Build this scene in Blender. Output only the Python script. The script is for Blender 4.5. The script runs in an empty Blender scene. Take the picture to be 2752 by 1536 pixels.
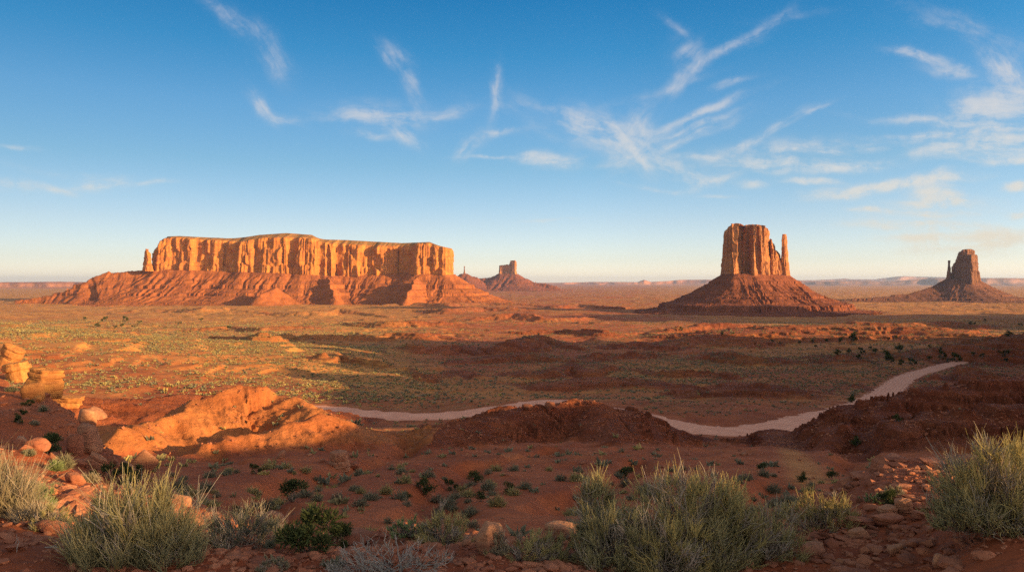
import bpy, math, time
import numpy as np
T0 = time.time(); DEBUG = False
sc = bpy.context.scene
COL = sc.collection
R = math.radians

# ------------------------------------------------------------------ camera
F, CX, CY = 1965.0, 1376.0, 757.0          # focal length and eye level in photo pixels
cam = bpy.data.cameras.new('camera')
cam_o = bpy.data.objects.new('camera', cam); COL.objects.link(cam_o); sc.camera = cam_o
cam_o.location = (0, 0, 0); cam_o.rotation_euler = (R(90), 0, 0)
cam.sensor_width = 36; cam.lens = 36 * F / 2752; cam.shift_y = -11 / 2752
cam.clip_start = 0.05; cam.clip_end = 300000

# ------------------------------------------------------------------ light
SUN_EL, SUN_AZ = 11.5, 111.5                 # degrees; azimuth clockwise from +Y
EXPOSURE = 1.85
HAZE = 0.000018
sa = np.array([math.sin(R(SUN_AZ)), math.cos(R(SUN_AZ))])   # horizontal direction to the sun
sp = np.array([-sa[1], sa[0]])                               # across it
sun = bpy.data.lights.new('sun', 'SUN'); sun_o = bpy.data.objects.new('sun', sun); COL.objects.link(sun_o)
sun.energy = 3.4; sun.angle = R(0.5); sun.color = (1.0, 0.62, 0.25)
sun_o.rotation_euler = (R(90 - SUN_EL), 0, R(180 - SUN_AZ))
sc.view_settings.view_transform = 'Standard'; sc.view_settings.look = 'None'
sc.view_settings.exposure = EXPOSURE; sc.view_settings.gamma = 1
sc.cycles.use_denoising = False
sc.cycles.max_bounces = 5; sc.cycles.diffuse_bounces = 3; sc.cycles.glossy_bounces = 1
sc.cycles.transparent_max_bounces = 4; sc.cycles.volume_bounces = 0

# ------------------------------------------------------------------ sky
CLOUDS = [
 # photo x, y, half length, half width, angle, strength
 (610,45,100,13,-46,.55),(690,110,70,26,-48,.4),(745,165,45,26,-60,.3),(705,278,50,13,-48,.75),(765,318,45,11,-12,.75),
 (1065,155,55,18,-48,.6),(1112,215,70,17,-70,.5),(1330,245,62,11,88,.75),(1010,310,110,24,-2,.8),(1110,306,70,11,-4,.6),
 (1205,308,48,12,8,.5),(1085,362,38,18,-40,1.0),(1000,366,40,10,-5,.5),(1262,385,44,15,42,1.0),(1325,355,62,9,6,.75),(1310,420,70,4,2,.5),
 (20,497,60,13,0,.6),(135,503,50,7,-18,.75),(255,494,80,13,2,.75),(370,492,80,5,4,.6),(50,400,40,5,0,.3),(190,470,120,10,-8,.3),
 (1485,427,52,15,-4,1.2),(1440,414,45,8,8,.8),
 (1560,335,170,34,-12,.5),(1640,365,120,34,-22,.7),(1690,390,75,30,-48,.8),(1712,345,60,26,72,.7),(1705,420,60,20,10,.9),
 (1880,305,120,9,20,.85),(1845,347,115,8,17,.75),(1835,380,105,10,21,.85),(1755,408,80,12,28,.9),(1670,446,70,6,2,.5),
 (1935,140,80,10,30,.6),(2040,85,85,14,30,.6),(2125,43,75,9,6,.35),(1850,145,32,34,60,.6),(1838,200,62,15,42,.6),(1822,82,55,9,-36,.35),(1962,228,55,9,12,.5),(1770,240,110,8,15,.3),
 (1995,392,70,10,26,.75),(2090,345,80,8,30,.55),(2165,312,48,5,30,.45),(2090,415,150,22,6,.8),(2130,445,140,17,2,.75),(2260,450,100,11,5,.8),(2230,400,120,14,6,.5),(1895,425,60,7,-6,.6),
 (1865,480,62,14,-10,.85),(1915,492,48,10,18,1.0),(1790,440,60,18,-14,.6),(2025,498,34,9,0,.8),(1750,508,70,5,-4,.5),(2190,492,52,6,-2,.6),(1930,532,40,4,-4,.4),
 (2250,526,55,13,0,.7),(2390,498,120,12,11,.9),(2560,478,100,8,6,.6),(2520,520,60,16,-4,.8),(2520,550,95,13,3,.9),(2370,572,62,6,-2,.8),(2500,577,100,8,3,.85),(2470,607,120,11,0,.9),(2500,640,95,8,2,.8),(2690,640,110,20,2,.9),(2620,665,130,14,2,.8),
 (2480,155,62,10,-14,.7),(2580,192,62,11,-6,.9),(2715,185,62,28,-30,.9),(2745,228,48,24,0,.9),(2690,270,110,36,4,.5),(2560,320,170,9,-3,.6),(2660,300,120,26,6,.5),
 (2640,347,160,10,6,.95),(2650,380,140,13,7,1.1),(2690,404,120,15,3,1.0),(2540,358,150,7,0,.6),(2735,430,70,8,0,.7),(2740,497,34,9,0,.9),(2745,572,28,10,0,.9),(2600,90,150,30,-20,.22),
 (1480,592,60,3,4,.5),
]
def build_world():
    w = bpy.data.worlds.new("World"); sc.world = w; w.use_nodes = True
    nt = w.node_tree; N = nt.nodes; L = nt.links
    bg = N['Background']; bg.inputs[1].default_value = SKYSTR
    sky = N.new('ShaderNodeTexSky'); sky.sky_type = 'NISHITA'; sky.sun_disc = False
    sky.sun_elevation = R(SUN_EL); sky.sun_rotation = R(SUN_AZ); sky.altitude = 1600
    sky.air_density = 1.0; sky.dust_density = 1.0; sky.ozone_density = 1.0
    geo = N.new('ShaderNodeTexCoord')
    sep = N.new('ShaderNodeSeparateXYZ'); L.new(geo.outputs['Generated'], sep.inputs[0])
    def math_(op, a, b=None, c=None):
        m = N.new('ShaderNodeMath'); m.operation = op
        for i, v in enumerate((a, b, c)):
            if v is None: continue
            if isinstance(v, (int, float)): m.inputs[i].default_value = v
            else: L.new(v, m.inputs[i])
        return m.outputs[0]
    # grade the atmosphere by elevation (deep blue overhead, cream at the horizon)
    ramp = N.new('ShaderNodeValToRGB'); ramp.color_ramp.interpolation = 'LINEAR'
    L.new(sep.outputs[2], ramp.inputs[0])
    el = ramp.color_ramp.elements
    for i, (p, c) in enumerate(SKYRAMP):
        e = el[i] if i < 2 else el.new(p)
        e.position = p; e.color = (*c, 1)
    front = N.new('ShaderNodeMapRange'); front.interpolation_type = 'SMOOTHSTEP'
    front.inputs[1].default_value = -0.1; front.inputs[2].default_value = 0.75
    front.inputs[3].default_value = 0.25; front.inputs[4].default_value = 1
    L.new(sep.outputs[1], front.inputs[0])
    mx = N.new('ShaderNodeMix'); mx.data_type = 'RGBA'
    L.new(front.outputs[0], mx.inputs[0]); mx.inputs[6].default_value = (1.5, .95, .62, 1); L.new(ramp.outputs[0], mx.inputs[7])
    mul = N.new('ShaderNodeVectorMath'); mul.operation = 'MULTIPLY'
    L.new(sky.outputs[0], mul.inputs[0]); L.new(mx.outputs[2], mul.inputs[1])
    gain = N.new('ShaderNodeVectorMath'); gain.operation = 'SCALE'
    side = N.new('ShaderNodeMapRange'); side.inputs[1].default_value = -.6; side.inputs[2].default_value = 0.1   # calmer glow opposite the sun
    side.inputs[3].default_value = .62; side.inputs[4].default_value = 1
    L.new(sep.outputs[0], side.inputs[0]); L.new(side.outputs[0], gain.inputs[3])
    L.new(mul.outputs[0], gain.inputs[0])
    # cirrus: soft strokes on the plane through the sky, broken up by streaky noise
    ys = math_('MAXIMUM', sep.outputs[1], 0.05)
    comb = N.new('ShaderNodeCombineXYZ')
    L.new(math_('DIVIDE', sep.outputs[0], ys), comb.inputs[0]); L.new(math_('DIVIDE', sep.outputs[2], ys), comb.inputs[1])
    warp = N.new('ShaderNodeTexNoise'); warp.inputs['Scale'].default_value = 9; warp.inputs['Detail'].default_value = 5
    L.new(comb.outputs[0], warp.inputs['Vector'])
    wv = N.new('ShaderNodeVectorMath'); wv.operation = 'MULTIPLY_ADD'
    L.new(warp.outputs['Color'], wv.inputs[0]); wv.inputs[1].default_value = (.05, .035, 0)
    off = N.new('ShaderNodeVectorMath'); off.operation = 'SUBTRACT'; L.new(comb.outputs[0], off.inputs[0]); off.inputs[1].default_value = (.025, .0175, 0)
    L.new(off.outputs[0], wv.inputs[2])
    groups = {}
    for c in CLOUDS:
        a = c[4]
        g = 0 if abs(a) < 10 else (22 if 10 <= a < 38 else (50 if 38 <= a < 80 else (88 if a >= 80 else (-18 if a > -30 else -50))))
        groups.setdefault(g, []).append(c)
    total = None; chain = None
    for g, cl in groups.items():
        acc = None
        for (x, y, hl, hw, a, s) in cl:
            s = s * (1.0 if x < 2150 else (1.5 if y < 470 else 2.5))
            m = N.new('ShaderNodeMapping'); m.vector_type = 'TEXTURE'
            m.inputs['Location'].default_value = ((x - CX) / F, (CY - y) / F, 0)
            m.inputs['Rotation'].default_value = (0, 0, R(a))
            m.inputs['Scale'].default_value = (hl * 1.12 / F, hw * 1.22 / F, 1)
            if chain is None: L.new(wv.outputs[0], m.inputs[0])
            else:                                   # one after the other, to keep the shader's stack small
                q = N.new('ShaderNodeVectorMath'); q.operation = 'MULTIPLY_ADD'
                L.new(chain, q.inputs[0]); q.inputs[1].default_value = (1e-7, 1e-7, 0); L.new(wv.outputs[0], q.inputs[2])
                L.new(q.outputs[0], m.inputs[0])
            d = N.new('ShaderNodeVectorMath'); d.operation = 'DOT_PRODUCT'
            L.new(m.outputs[0], d.inputs[0]); L.new(m.outputs[0], d.inputs[1])
            p = math_('POWER', 0.30, d.outputs['Value'])
            acc = math_('MULTIPLY_ADD', p, s, acc if acc is not None else 0.0)
            chain = acc
        rot = N.new('ShaderNodeMapping'); rot.vector_type = 'TEXTURE'
        rot.inputs['Rotation'].default_value = (0, 0, R(g)); rot.inputs['Scale'].default_value = (.10, .026, 1)
        L.new(wv.outputs[0], rot.inputs[0])
        n1 = N.new('ShaderNodeTexNoise'); n1.inputs['Scale'].default_value = 1.0; n1.inputs['Detail'].default_value = 9; n1.inputs['Roughness'].default_value = .62
        L.new(rot.outputs[0], n1.inputs['Vector'])
        mr = N.new('ShaderNodeMapRange'); mr.inputs[1].default_value = .36; mr.inputs[2].default_value = .72; mr.interpolation_type = 'SMOOTHSTEP'
        L.new(n1.outputs[0], mr.inputs[0])
        k = math_('MULTIPLY', acc, math_('MULTIPLY_ADD', mr.outputs[0], 1.15, .10))
        total = k if total is None else math_('ADD', total, k)
    brk = N.new('ShaderNodeTexNoise'); brk.inputs['Scale'].default_value = 26; brk.inputs['Detail'].default_value = 7; brk.inputs['Roughness'].default_value = .65
    L.new(wv.outputs[0], brk.inputs['Vector'])
    mb = N.new('ShaderNodeMapRange'); mb.inputs[1].default_value = .36; mb.inputs[2].default_value = .66; mb.inputs[3].default_value = .18; mb.inputs[4].default_value = 1.5
    L.new(brk.outputs[0], mb.inputs[0]); total = math_('MULTIPLY', total, mb.outputs[0])
    alpha = math_('MULTIPLY', math_('SUBTRACT', 1, math_('POWER', 0.17, total)), 0.92)
    fy = N.new('ShaderNodeMapRange'); fy.inputs[1].default_value = .15; fy.inputs[2].default_value = .4
    L.new(sep.outputs[1], fy.inputs[0])
    alpha = math_('MULTIPLY', alpha, fy.outputs[0])
    cm = N.new('ShaderNodeMix'); cm.data_type = 'RGBA'
    cr = N.new('ShaderNodeValToRGB'); L.new(math_('DIVIDE', sep.outputs[2], 0.40), cr.inputs[0])
    cr.color_ramp.elements[0].position = .0; cr.color_ramp.elements[0].color = (1.0, .86, .62, 1)
    cr.color_ramp.elements[1].position = .8; cr.color_ramp.elements[1].color = (.62, .66, .78, 1)
    e = cr.color_ramp.elements.new(.35); e.color = (.86, .85, .82, 1)
    cs = N.new('ShaderNodeVectorMath'); cs.operation = 'SCALE'; cs.inputs[3].default_value = CLOUDGAIN
    L.new(cr.outputs[0], cs.inputs[0])
    L.new(alpha, cm.inputs[0]); L.new(gain.outputs[0], cm.inputs[6]); L.new(cs.outputs[0], cm.inputs[7])
    L.new(cm.outputs[2], bg.inputs[0])
    w.cycles.sampling_method = 'MANUAL'; w.cycles.sample_map_resolution = 256
# ratio photo sky / raw sky, by elevation sine / 0.40
SKYSTR = 0.15; SKYGAIN = 1.0; CLOUDGAIN = .861 / (SKYSTR * 2 ** EXPOSURE)
_g = 0.27448 / (SKYSTR * 2 ** EXPOSURE)
SKYRAMP = [(p * .4, tuple(_g * v for v in c)) for p, c in [(0.009,(0.88,0.82,1.02)), (0.072,(0.70,0.68,0.84)), (0.199,(0.6119,0.6273,0.7433)),
 (0.386,(0.425,0.590,0.690)), (0.566,(0.320,0.585,0.745)), (0.738,(0.139,0.525,0.735)), (0.888,(0.0743,0.468,0.710)), (1.0,(0.0445,0.357,0.655)), (1.5,(.78,.50,.36)), (2.5,(.82,.50,.34))]]
build_world()
# ------------------------------------------------------------------ helpers
rng = np.random.RandomState(7)
PERM = rng.permutation(4096).astype(np.int64)
_a = rng.rand(4096) * 2 * np.pi
GX, GY = np.cos(_a).astype(np.float32), np.sin(_a).astype(np.float32)
_v = rng.randn(4096, 3); _v /= np.linalg.norm(_v, axis=1)[:, None]; G3 = _v.astype(np.float32)
def _fade(t): return t * t * t * (t * (t * 6 - 15) + 10)
def pn(x, y, seed=0):
    """2-D gradient noise, about -0.7..0.7"""
    x = np.asarray(x, np.float64); y = np.asarray(y, np.float64)
    xi = np.floor(x); yi = np.floor(y)
    fx = (x - xi).astype(np.float32); fy = (y - yi).astype(np.float32)
    xi = xi.astype(np.int64) + seed * 1013; yi = yi.astype(np.int64)
    u, v = _fade(fx), _fade(fy)
    p0 = PERM[xi & 4095]; p1 = PERM[(xi + 1) & 4095]
    def g(p, dy, ax, ay):
        h = PERM[(p + yi + dy) & 4095]
        return GX[h] * ax + GY[h] * ay
    a = g(p0, 0, fx, fy); b = g(p1, 0, fx - 1, fy); c = g(p0, 1, fx, fy - 1); d = g(p1, 1, fx - 1, fy - 1)
    return (a + u * (b - a)) * (1 - v) + (c + u * (d - c)) * v
def pn3(x, y, z, seed=0):
    P_ = np.stack(np.broadcast_arrays(x, y, z), -1).astype(np.float64)
    I = np.floor(P_); f = (P_ - I).astype(np.float32); I = I.astype(np.int64); I[..., 0] += seed * 1013
    w = _fade(f); out = 0
    for dx in (0, 1):
        p = PERM[(I[..., 0] + dx) & 4095]; wx = w[..., 0] if dx else 1 - w[..., 0]
        for dy in (0, 1):
            q = PERM[(p + I[..., 1] + dy) & 4095]; wy = w[..., 1] if dy else 1 - w[..., 1]
            for dz in (0, 1):
                h = PERM[(q + I[..., 2] + dz) & 4095]; wz = w[..., 2] if dz else 1 - w[..., 2]
                g = G3[h]
                out = out + wx * wy * wz * (g[..., 0] * (f[..., 0] - dx) + g[..., 1] * (f[..., 1] - dy) + g[..., 2] * (f[..., 2] - dz))
    return out
def fbm(x, y, o=4, seed=0, gain=.5):
    s = 0; a = 1
    for i in range(o):
        s = s + a * pn(x * 2 ** i, y * 2 ** i, seed + i); a *= gain
    return s
def ridged(x, y, o=3, seed=0):
    s = 0; a = 1
    for i in range(o):
        s = s + a * (1 - np.abs(pn(x * 2 ** i, y * 2 ** i, seed + i)) * 2.2); a *= .5
    return s
def sstep(a, b, x):
    t = np.clip((x - a) / (b - a), 0, 1); return t * t * (3 - 2 * t)
def smax(a, b, k): return .5 * (a + b + np.sqrt((a - b) ** 2 + k * k))
def mono(xs, ys):
    """smooth monotone curve through the points"""
    xs = np.array(xs, float); ys = np.array(ys, float)
    h = np.diff(xs); d = np.diff(ys) / h; m = np.zeros(len(xs)); m[0] = d[0]; m[-1] = d[-1]
    for i in range(1, len(xs) - 1):
        if d[i - 1] * d[i] > 0:
            w1, w2 = 2 * h[i] + h[i - 1], h[i] + 2 * h[i - 1]
            m[i] = (w1 + w2) / (w1 / d[i - 1] + w2 / d[i])
    def f(x):
        x = np.clip(x, xs[0], xs[-1]); k = np.clip(np.searchsorted(xs, x) - 1, 0, len(h) - 1)
        t = (x - xs[k]) / h[k]
        return ((1 + 2 * t) * (1 - t) ** 2 * ys[k] + t * (1 - t) ** 2 * h[k] * m[k] + t * t * (3 - 2 * t) * ys[k + 1] + t * t * (t - 1) * h[k] * m[k + 1])
    return f
def pt(px, py, D): return ((px - CX) / F * D, D, (CY - py) / F * D)

def mesh_np(name, V, faces, mats=(), smooth=True, attrs=None, parent=None, link=True, mat_idx=None):
    """V (n,3); faces (m,3|4) int array or list of such arrays"""
    if not isinstance(faces, list): faces = [faces]
    me = bpy.data.meshes.new(name)
    V = np.asarray(V, np.float32); me.vertices.add(len(V)); me.vertices.foreach_set('co', V.ravel())
    nl = sum(f.size for f in faces); nf = sum(len(f) for f in faces)
    me.loops.add(nl); me.polygons.add(nf)
    me.loops.foreach_set('vertex_index', np.concatenate([f.ravel() for f in faces]).astype(np.int32))
    tot = np.concatenate([np.full(len(f), f.shape[1]) for f in faces]).astype(np.int32)
    me.polygons.foreach_set('loop_start', np.concatenate([[0], np.cumsum(tot)[:-1]]).astype(np.int32))
    me.polygons.foreach_set('use_smooth', np.full(nf, smooth))
    if mat_idx is not None: me.polygons.foreach_set('material_index', np.asarray(mat_idx, np.int32))
    for k, a in (attrs or {}).items():
        at = me.attributes.new(k, 'FLOAT', 'POINT'); at.data.foreach_set('value', np.asarray(a, np.float32).ravel())
    me.update(calc_edges=True)
    for m in mats: me.materials.append(m)
    if not link: return me
    o = bpy.data.objects.new(name, me); COL.objects.link(o)
    if parent is not None: o.parent = parent
    return o
def grid_faces(nu, nv, wrap=False):
    """vertex index = iu * nv + iv"""
    iu = np.arange(nu if wrap else nu - 1); iv = np.arange(nv - 1)
    a, b = np.meshgrid(iu, iv, indexing='ij'); a2 = (a + 1) % nu
    return np.stack([a * nv + b, a2 * nv + b, a2 * nv + b + 1, a * nv + b + 1], -1).reshape(-1, 4)
def tag(o, label=None, cat=None, group=None, kind=None):
    if label: o['label'] = label
    if cat: o['category'] = cat
    if group: o['group'] = group
    if kind: o['kind'] = kind
    return o
def empty(name, loc=(0, 0, 0)):
    o = bpy.data.objects.new(name, None); COL.objects.link(o); o.location = loc; o.empty_display_size = .1; return o

# ------------------------------------------------------------------ materials
class NT:
    def __init__(s, name):
        s.m = bpy.data.materials.new(name); s.m.use_nodes = True; s.t = s.m.node_tree; s.N = s.t.nodes; s.L = s.t.links
        s.b = s.N['Principled BSDF']; s.b.inputs['Specular IOR Level'].default_value = .15; s.b.inputs['Roughness'].default_value = .95
    def set(s, sock, v):
        if hasattr(v, 'is_output'): s.L.new(v, sock)
        elif v is not None: sock.default_value = (*v, 1) if isinstance(v, tuple) and len(v) == 3 and sock.type == 'RGBA' else v
    def pos(s):
        g = s.N.new('ShaderNodeNewGeometry'); return g.outputs['Position']
    def obj(s): return s.N.new('ShaderNodeTexCoord').outputs['Object']
    def attr(s, n): a = s.N.new('ShaderNodeAttribute'); a.attribute_name = n; return a.outputs['Fac']
    def map(s, v, scale, rot=(0, 0, 0)):
        m = s.N.new('ShaderNodeMapping'); m.inputs['Scale'].default_value = scale; m.inputs['Rotation'].default_value = rot; s.L.new(v, m.inputs[0]); return m.outputs[0]
    def noise(s, v, scale=1., detail=4., rough=.5, dist=0.):
        n = s.N.new('ShaderNodeTexNoise'); n.inputs['Scale'].default_value = scale; n.inputs['Detail'].default_value = detail
        n.inputs['Roughness'].default_value = rough; n.inputs['Distortion'].default_value = dist; s.L.new(v, n.inputs['Vector']); return n.outputs[0]
    def voro(s, v, scale=1., rnd=1.):
        n = s.N.new('ShaderNodeTexVoronoi'); n.inputs['Scale'].default_value = scale; n.inputs['Randomness'].default_value = rnd; s.L.new(v, n.inputs['Vector']); return n
    def math(s, op, a, b=None, c=None, clamp=False):
        m = s.N.new('ShaderNodeMath'); m.operation = op; m.use_clamp = clamp
        for i, v in enumerate((a, b, c)):
            if v is not None: s.set(m.inputs[i], v)
        return m.outputs[0]
    def rng(s, v, a, b, c=0., d=1., smooth=True):
        m = s.N.new('ShaderNodeMapRange'); m.interpolation_type = 'SMOOTHSTEP' if smooth else 'LINEAR'
        s.L.new(v, m.inputs[0])
        for i, x in enumerate((a, b, c, d)): s.set(m.inputs[i + 1], x)
        return m.outputs[0]
    def mix(s, f, a, b, mode='MIX'):
        m = s.N.new('ShaderNodeMix'); m.data_type = 'RGBA'; m.blend_type = mode
        s.set(m.inputs[0], f); s.set(m.inputs[6], a); s.set(m.inputs[7], b); return m.outputs[2]
    def ramp(s, v, els):
        r = s.N.new('ShaderNodeValToRGB'); s.L.new(v, r.inputs[0]); e = r.color_ramp.elements
        for i, (p, c) in enumerate(els):
            q = e[i] if i < 2 else e.new(p)
            q.position = p; q.color = (*c, 1)
        return r.outputs[0]
    def bump(s, h, dist=1., strength=1., prev=None):
        b = s.N.new('ShaderNodeBump'); b.inputs['Distance'].default_value = dist; b.inputs['Strength'].default_value = strength
        s.L.new(h, b.inputs['Height'])
        if prev is not None: s.L.new(prev, b.inputs['Normal'])
        return b.outputs[0]
    def done(s, color, normal=None, rough=None):
        s.set(s.b.inputs['Base Color'], color)
        if normal is not None: s.L.new(normal, s.b.inputs['Normal'])
        if rough is not None: s.set(s.b.inputs['Roughness'], rough)
        return s.m

def mat_ground():
    n = NT('desert_ground'); p = n.pos()
    veg, tan = n.attr('veg'), n.attr('tan')
    big = n.noise(p, .012, 6, .6); mid = n.noise(p, .11, 5, .6); fin = n.noise(p, 1.3, 5, .65); peb = n.noise(p, 14., 4, .7)
    red = n.mix(n.rng(mid, .35, .65), (.31, .080, .030), (.42, .125, .048))
    sand = n.mix(n.rng(mid, .35, .65), (.56, .235, .060), (.64, .32, .095))
    c = n.mix(n.math('ADD', tan, n.rng(big, .3, .7, -.25, .25), clamp=True), red, sand)
    c = n.mix(n.rng(fin, .3, .7), c, n.mix(.35, c, (.12, .045, .028)))
    c = n.mix(n.rng(peb, .55, .75, 0, .45), c, n.mix(.5, c, (.40, .21, .14)))
    dk = n.attr('dark')  # dark red soil, with shade of the relief put into the colour
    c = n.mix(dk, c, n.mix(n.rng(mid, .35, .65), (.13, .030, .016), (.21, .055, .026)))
    band = n.noise(n.map(p, (.012, .012, .9)), 1., 4, .65)
    c = n.mix(n.math('MULTIPLY', n.rng(band, .50, .60), n.math('MULTIPLY', n.rng(big, .42, .58), .6)), c, (.15, .042, .022))
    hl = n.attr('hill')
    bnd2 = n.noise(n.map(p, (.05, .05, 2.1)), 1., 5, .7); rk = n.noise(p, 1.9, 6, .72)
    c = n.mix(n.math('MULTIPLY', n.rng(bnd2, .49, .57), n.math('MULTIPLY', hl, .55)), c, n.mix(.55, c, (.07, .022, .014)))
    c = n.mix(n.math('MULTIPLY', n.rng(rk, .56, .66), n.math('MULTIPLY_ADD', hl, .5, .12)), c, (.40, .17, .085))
    c = n.mix(n.math('MULTIPLY', n.rng(rk, .46, .36), n.math('MULTIPLY_ADD', hl, .5, .15)), c, n.mix(.6, c, (.06, .018, .012)))  # crevices darkened in colour to stand in for their shade
    # scrub too far away to stand as plants of its own
    sc1 = n.noise(p, .55, 3, .7); sc2 = n.noise(p, .045, 6, .72)
    thr = n.math('MULTIPLY_ADD', veg, -.30, .80)
    sp_ = n.rng(n.math('MULTIPLY_ADD', sc2, .35, n.math('MULTIPLY', sc1, .65)), thr, n.math('ADD', thr, .12))
    green = n.mix(n.rng(sc2, .4, .6), (.17, .15, .065), (.29, .24, .11))
    far = n.attr('far')
    c = n.mix(n.math('MULTIPLY', sp_, n.math('MULTIPLY', far, .8)), c, green)
    h = n.math('MULTIPLY_ADD', rk, n.math('MULTIPLY', hl, .9), n.math('MULTIPLY_ADD', fin, .16, n.math('MULTIPLY_ADD', peb, .025, n.math('MULTIPLY', n.math('MULTIPLY', sp_, far), .5))))
    return n.done(c, n.bump(h, 1., .9))
def mat_rock(name, light, dark, varnish, s=1., strata=1., streak=1., bump=1.):
    """sandstone; s = size of its features in metres"""
    n = NT(name); p = n.pos()
    st = n.noise(n.map(p, (.004 / s, .004 / s, .11 / s)), 1., 5, .6)
    sk = n.noise(n.map(p, (.06 / s, .06 / s, .004 / s)), 1., 6, .65)
    bl = n.noise(p, .03 / s, 6, .62); fi = n.noise(p, .35 / s, 5, .7)
    c = n.mix(n.rng(bl, .33, .68), light, dark)
    c = n.mix(n.math('MULTIPLY', n.rng(st, .45, .62), .45 * strata), c, n.mix(.5, dark, varnish))
    c = n.mix(n.math('MULTIPLY', n.rng(sk, .52, .70), .62 * streak), c, varnish)
    c = n.mix(n.rng(fi, .3, .75, .0, .35), c, n.mix(.5, c, varnish))
    h = n.math('MULTIPLY_ADD', sk, 3.0 * s * streak, n.math('MULTIPLY_ADD', st, 2.2 * s * strata, n.math('MULTIPLY', fi, 1.3 * s)))
    return n.done(c, n.bump(h, 1., bump))
M_GROUND = mat_ground()
M_CLIFF = mat_rock('sandstone_cliff', (.47, .19, .045), (.37, .13, .036), (.17, .060, .028))
M_TALUS = mat_rock('talus_rubble', (.34, .115, .036), (.25, .078, .028), (.13, .043, .022), strata=1.2, streak=.15)
M_CLIFF_RED = mat_rock('red_sandstone_cliff', (.42, .19, .075), (.33, .13, .058), (.15, .062, .04))
M_TALUS_RED = mat_rock('red_talus_rubble', (.23, .075, .036), (.165, .052, .028), (.085, .030, .021), strata=1.2, streak=.15)
def mat_mesatop():
    n = NT('mesa_top_scrub'); p = n.pos()
    return n.done(n.mix(n.rng(n.noise(p, .08, 5, .7), .42, .58), (.34, .155, .05), (.22, .13, .045)), n.bump(n.noise(p, .1, 5, .7), 4., .8))
M_TOP = mat_mesatop()
M_CLIFF_DARK = mat_rock('shaded_sandstone_cliff', (.21, .10, .062), (.155, .074, .05), (.08, .04, .032))  # darker copy of the cliff rock: the right butte's shade put into colour
M_TALUS_DARK = mat_rock('shaded_talus_rubble', (.165, .070, .043), (.125, .052, .034), (.075, .033, .025), strata=1.2, streak=.15)  # rubble twin, with the same shade in its colour
def mat_road():
    n = NT('graded_dirt'); p = n.pos(); a = n.math('ABSOLUTE', n.attr('across'))
    c = n.mix(n.rng(n.noise(p, .25, 5, .6), .35, .65), (.72, .34, .22), (.80, .41, .275))
    wob = n.math('MULTIPLY_ADD', n.noise(p, .12, 3, .5), .24, n.math('ADD', a, -.12))
    rut = n.math('SUBTRACT', 1, n.rng(n.math('ABSOLUTE', n.math('SUBTRACT', n.math('PINGPONG', n.math('MULTIPLY', wob, 2.0), .5), .25)), .03, .11))
    c = n.mix(n.math('MULTIPLY', rut, n.rng(n.noise(p, .5, 4, .7), .35, .65, .2, .75)), c, (.46, .20, .125))
    c = n.mix(n.math('MULTIPLY', n.rng(wob, .55, .95), n.rng(n.noise(p, .9, 5, .7), .45, .7)), c, (.40, .15, .08))
    return n.done(c, n.bump(n.math('MULTIPLY_ADD', rut, -.12, n.noise(p, 2.5, 4, .7)), .10, .8))
M_ROAD = mat_road()

# ------------------------------------------------------------------ lie of the land
_D = [.6, 3, 4, 5.2, 6.2, 8.5, 13, 22, 30, 40, 60, 95, 130, 170, 230, 330, 480, 720, 1150, 1800, 2700, 4700, 9000, 44000]
_Z = [-1.65, -1.64, -1.63, -1.86, -2.2, -3.7, -6.1, -8.5, -9.9, -11.9, -15.2, -21.3, -27.6, -33.6, -39, -49, -58.5, -70, -83, -93, -99, -103, -106, -108]
_base = mono(np.log(_D), _Z)
RIDGES = [
 # crest (photo x, y, distance), slope, roundness, gully size, gully spacing
 ([(300,1150,82),(400,1130,90),(470,1108,98),(560,1066,105),(640,1038,110),(705,1036,112),(735,1062,112),(800,1085,108),(870,1106,104),(920,1138,98),(985,1200,88)], .52, 1.0, 1.1, 6.),
 ([(560,1172,80),(640,1166,84),(720,1158,86),(790,1135,89),(860,1112,94)], .42, .9, .5, 4.),
 ([(1150,1190,88),(1230,1148,100),(1330,1118,112),(1440,1090,122),(1560,1083,128),(1605,1090,126),(1650,1140,116),(1720,1185,106),(1800,1225,96)], .29, 1.3, 1.5, 6.),
 ([(1600,1090,127),(1635,1140,110),(1660,1195,94),(1650,1250,78)], .33, 1.0, 1.1, 5.),
 ([(2290,1166,103),(2350,1135,105),(2420,1090,110),(2520,1040,112),(2620,1028,112),(2752,1016,112),(3100,1000,112)], .33, 1.4, 1.7, 7.),
 ([(2380,1190,80),(2480,1130,88),(2600,1105,90),(2760,1090,90),(3000,1080,88)], .29, 1.0, 1.1, 6.),
 ([(1840,1072,260),(1960,1043,275),(2050,1033,280),(2130,1048,270),(2190,1085,250)], .22, 5., 2., 15.),
 ([(1500,1030,330),(1620,1022,350),(1760,1030,340),(1850,1042,320)], .16, 8., 2., 18.),
 ([(560,907,980),(700,902,960),(850,905,950),(1000,907,950),(1130,918,930)], .38, 6., 7., 40.),
 ([(1180,985,520),(1300,962,560),(1420,955,580),(1530,968,550)], .20, 10., 4., 30.),
 ([(2620,955,560),(2700,912,600),(2820,885,620),(3000,880,640)], .22, 12., 3., 30.),
 ([(-100,880,700),(60,880,690),(150,893,670)], .20, 8., 3., 25.),
 ([(1900,905,900),(2100,880,1000),(2300,872,1050),(2500,880,1000),(2640,900,900)], .12, 20., 4., 60.),
 ([(400,1075,160),(470,1055,175),(560,1060,180),(640,1072,170)], .25, 4., 1.2, 9.),
 ([(150,1060,140),(260,1068,150),(350,1085,150)], .22, 4., 1.2, 9.),
]
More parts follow.
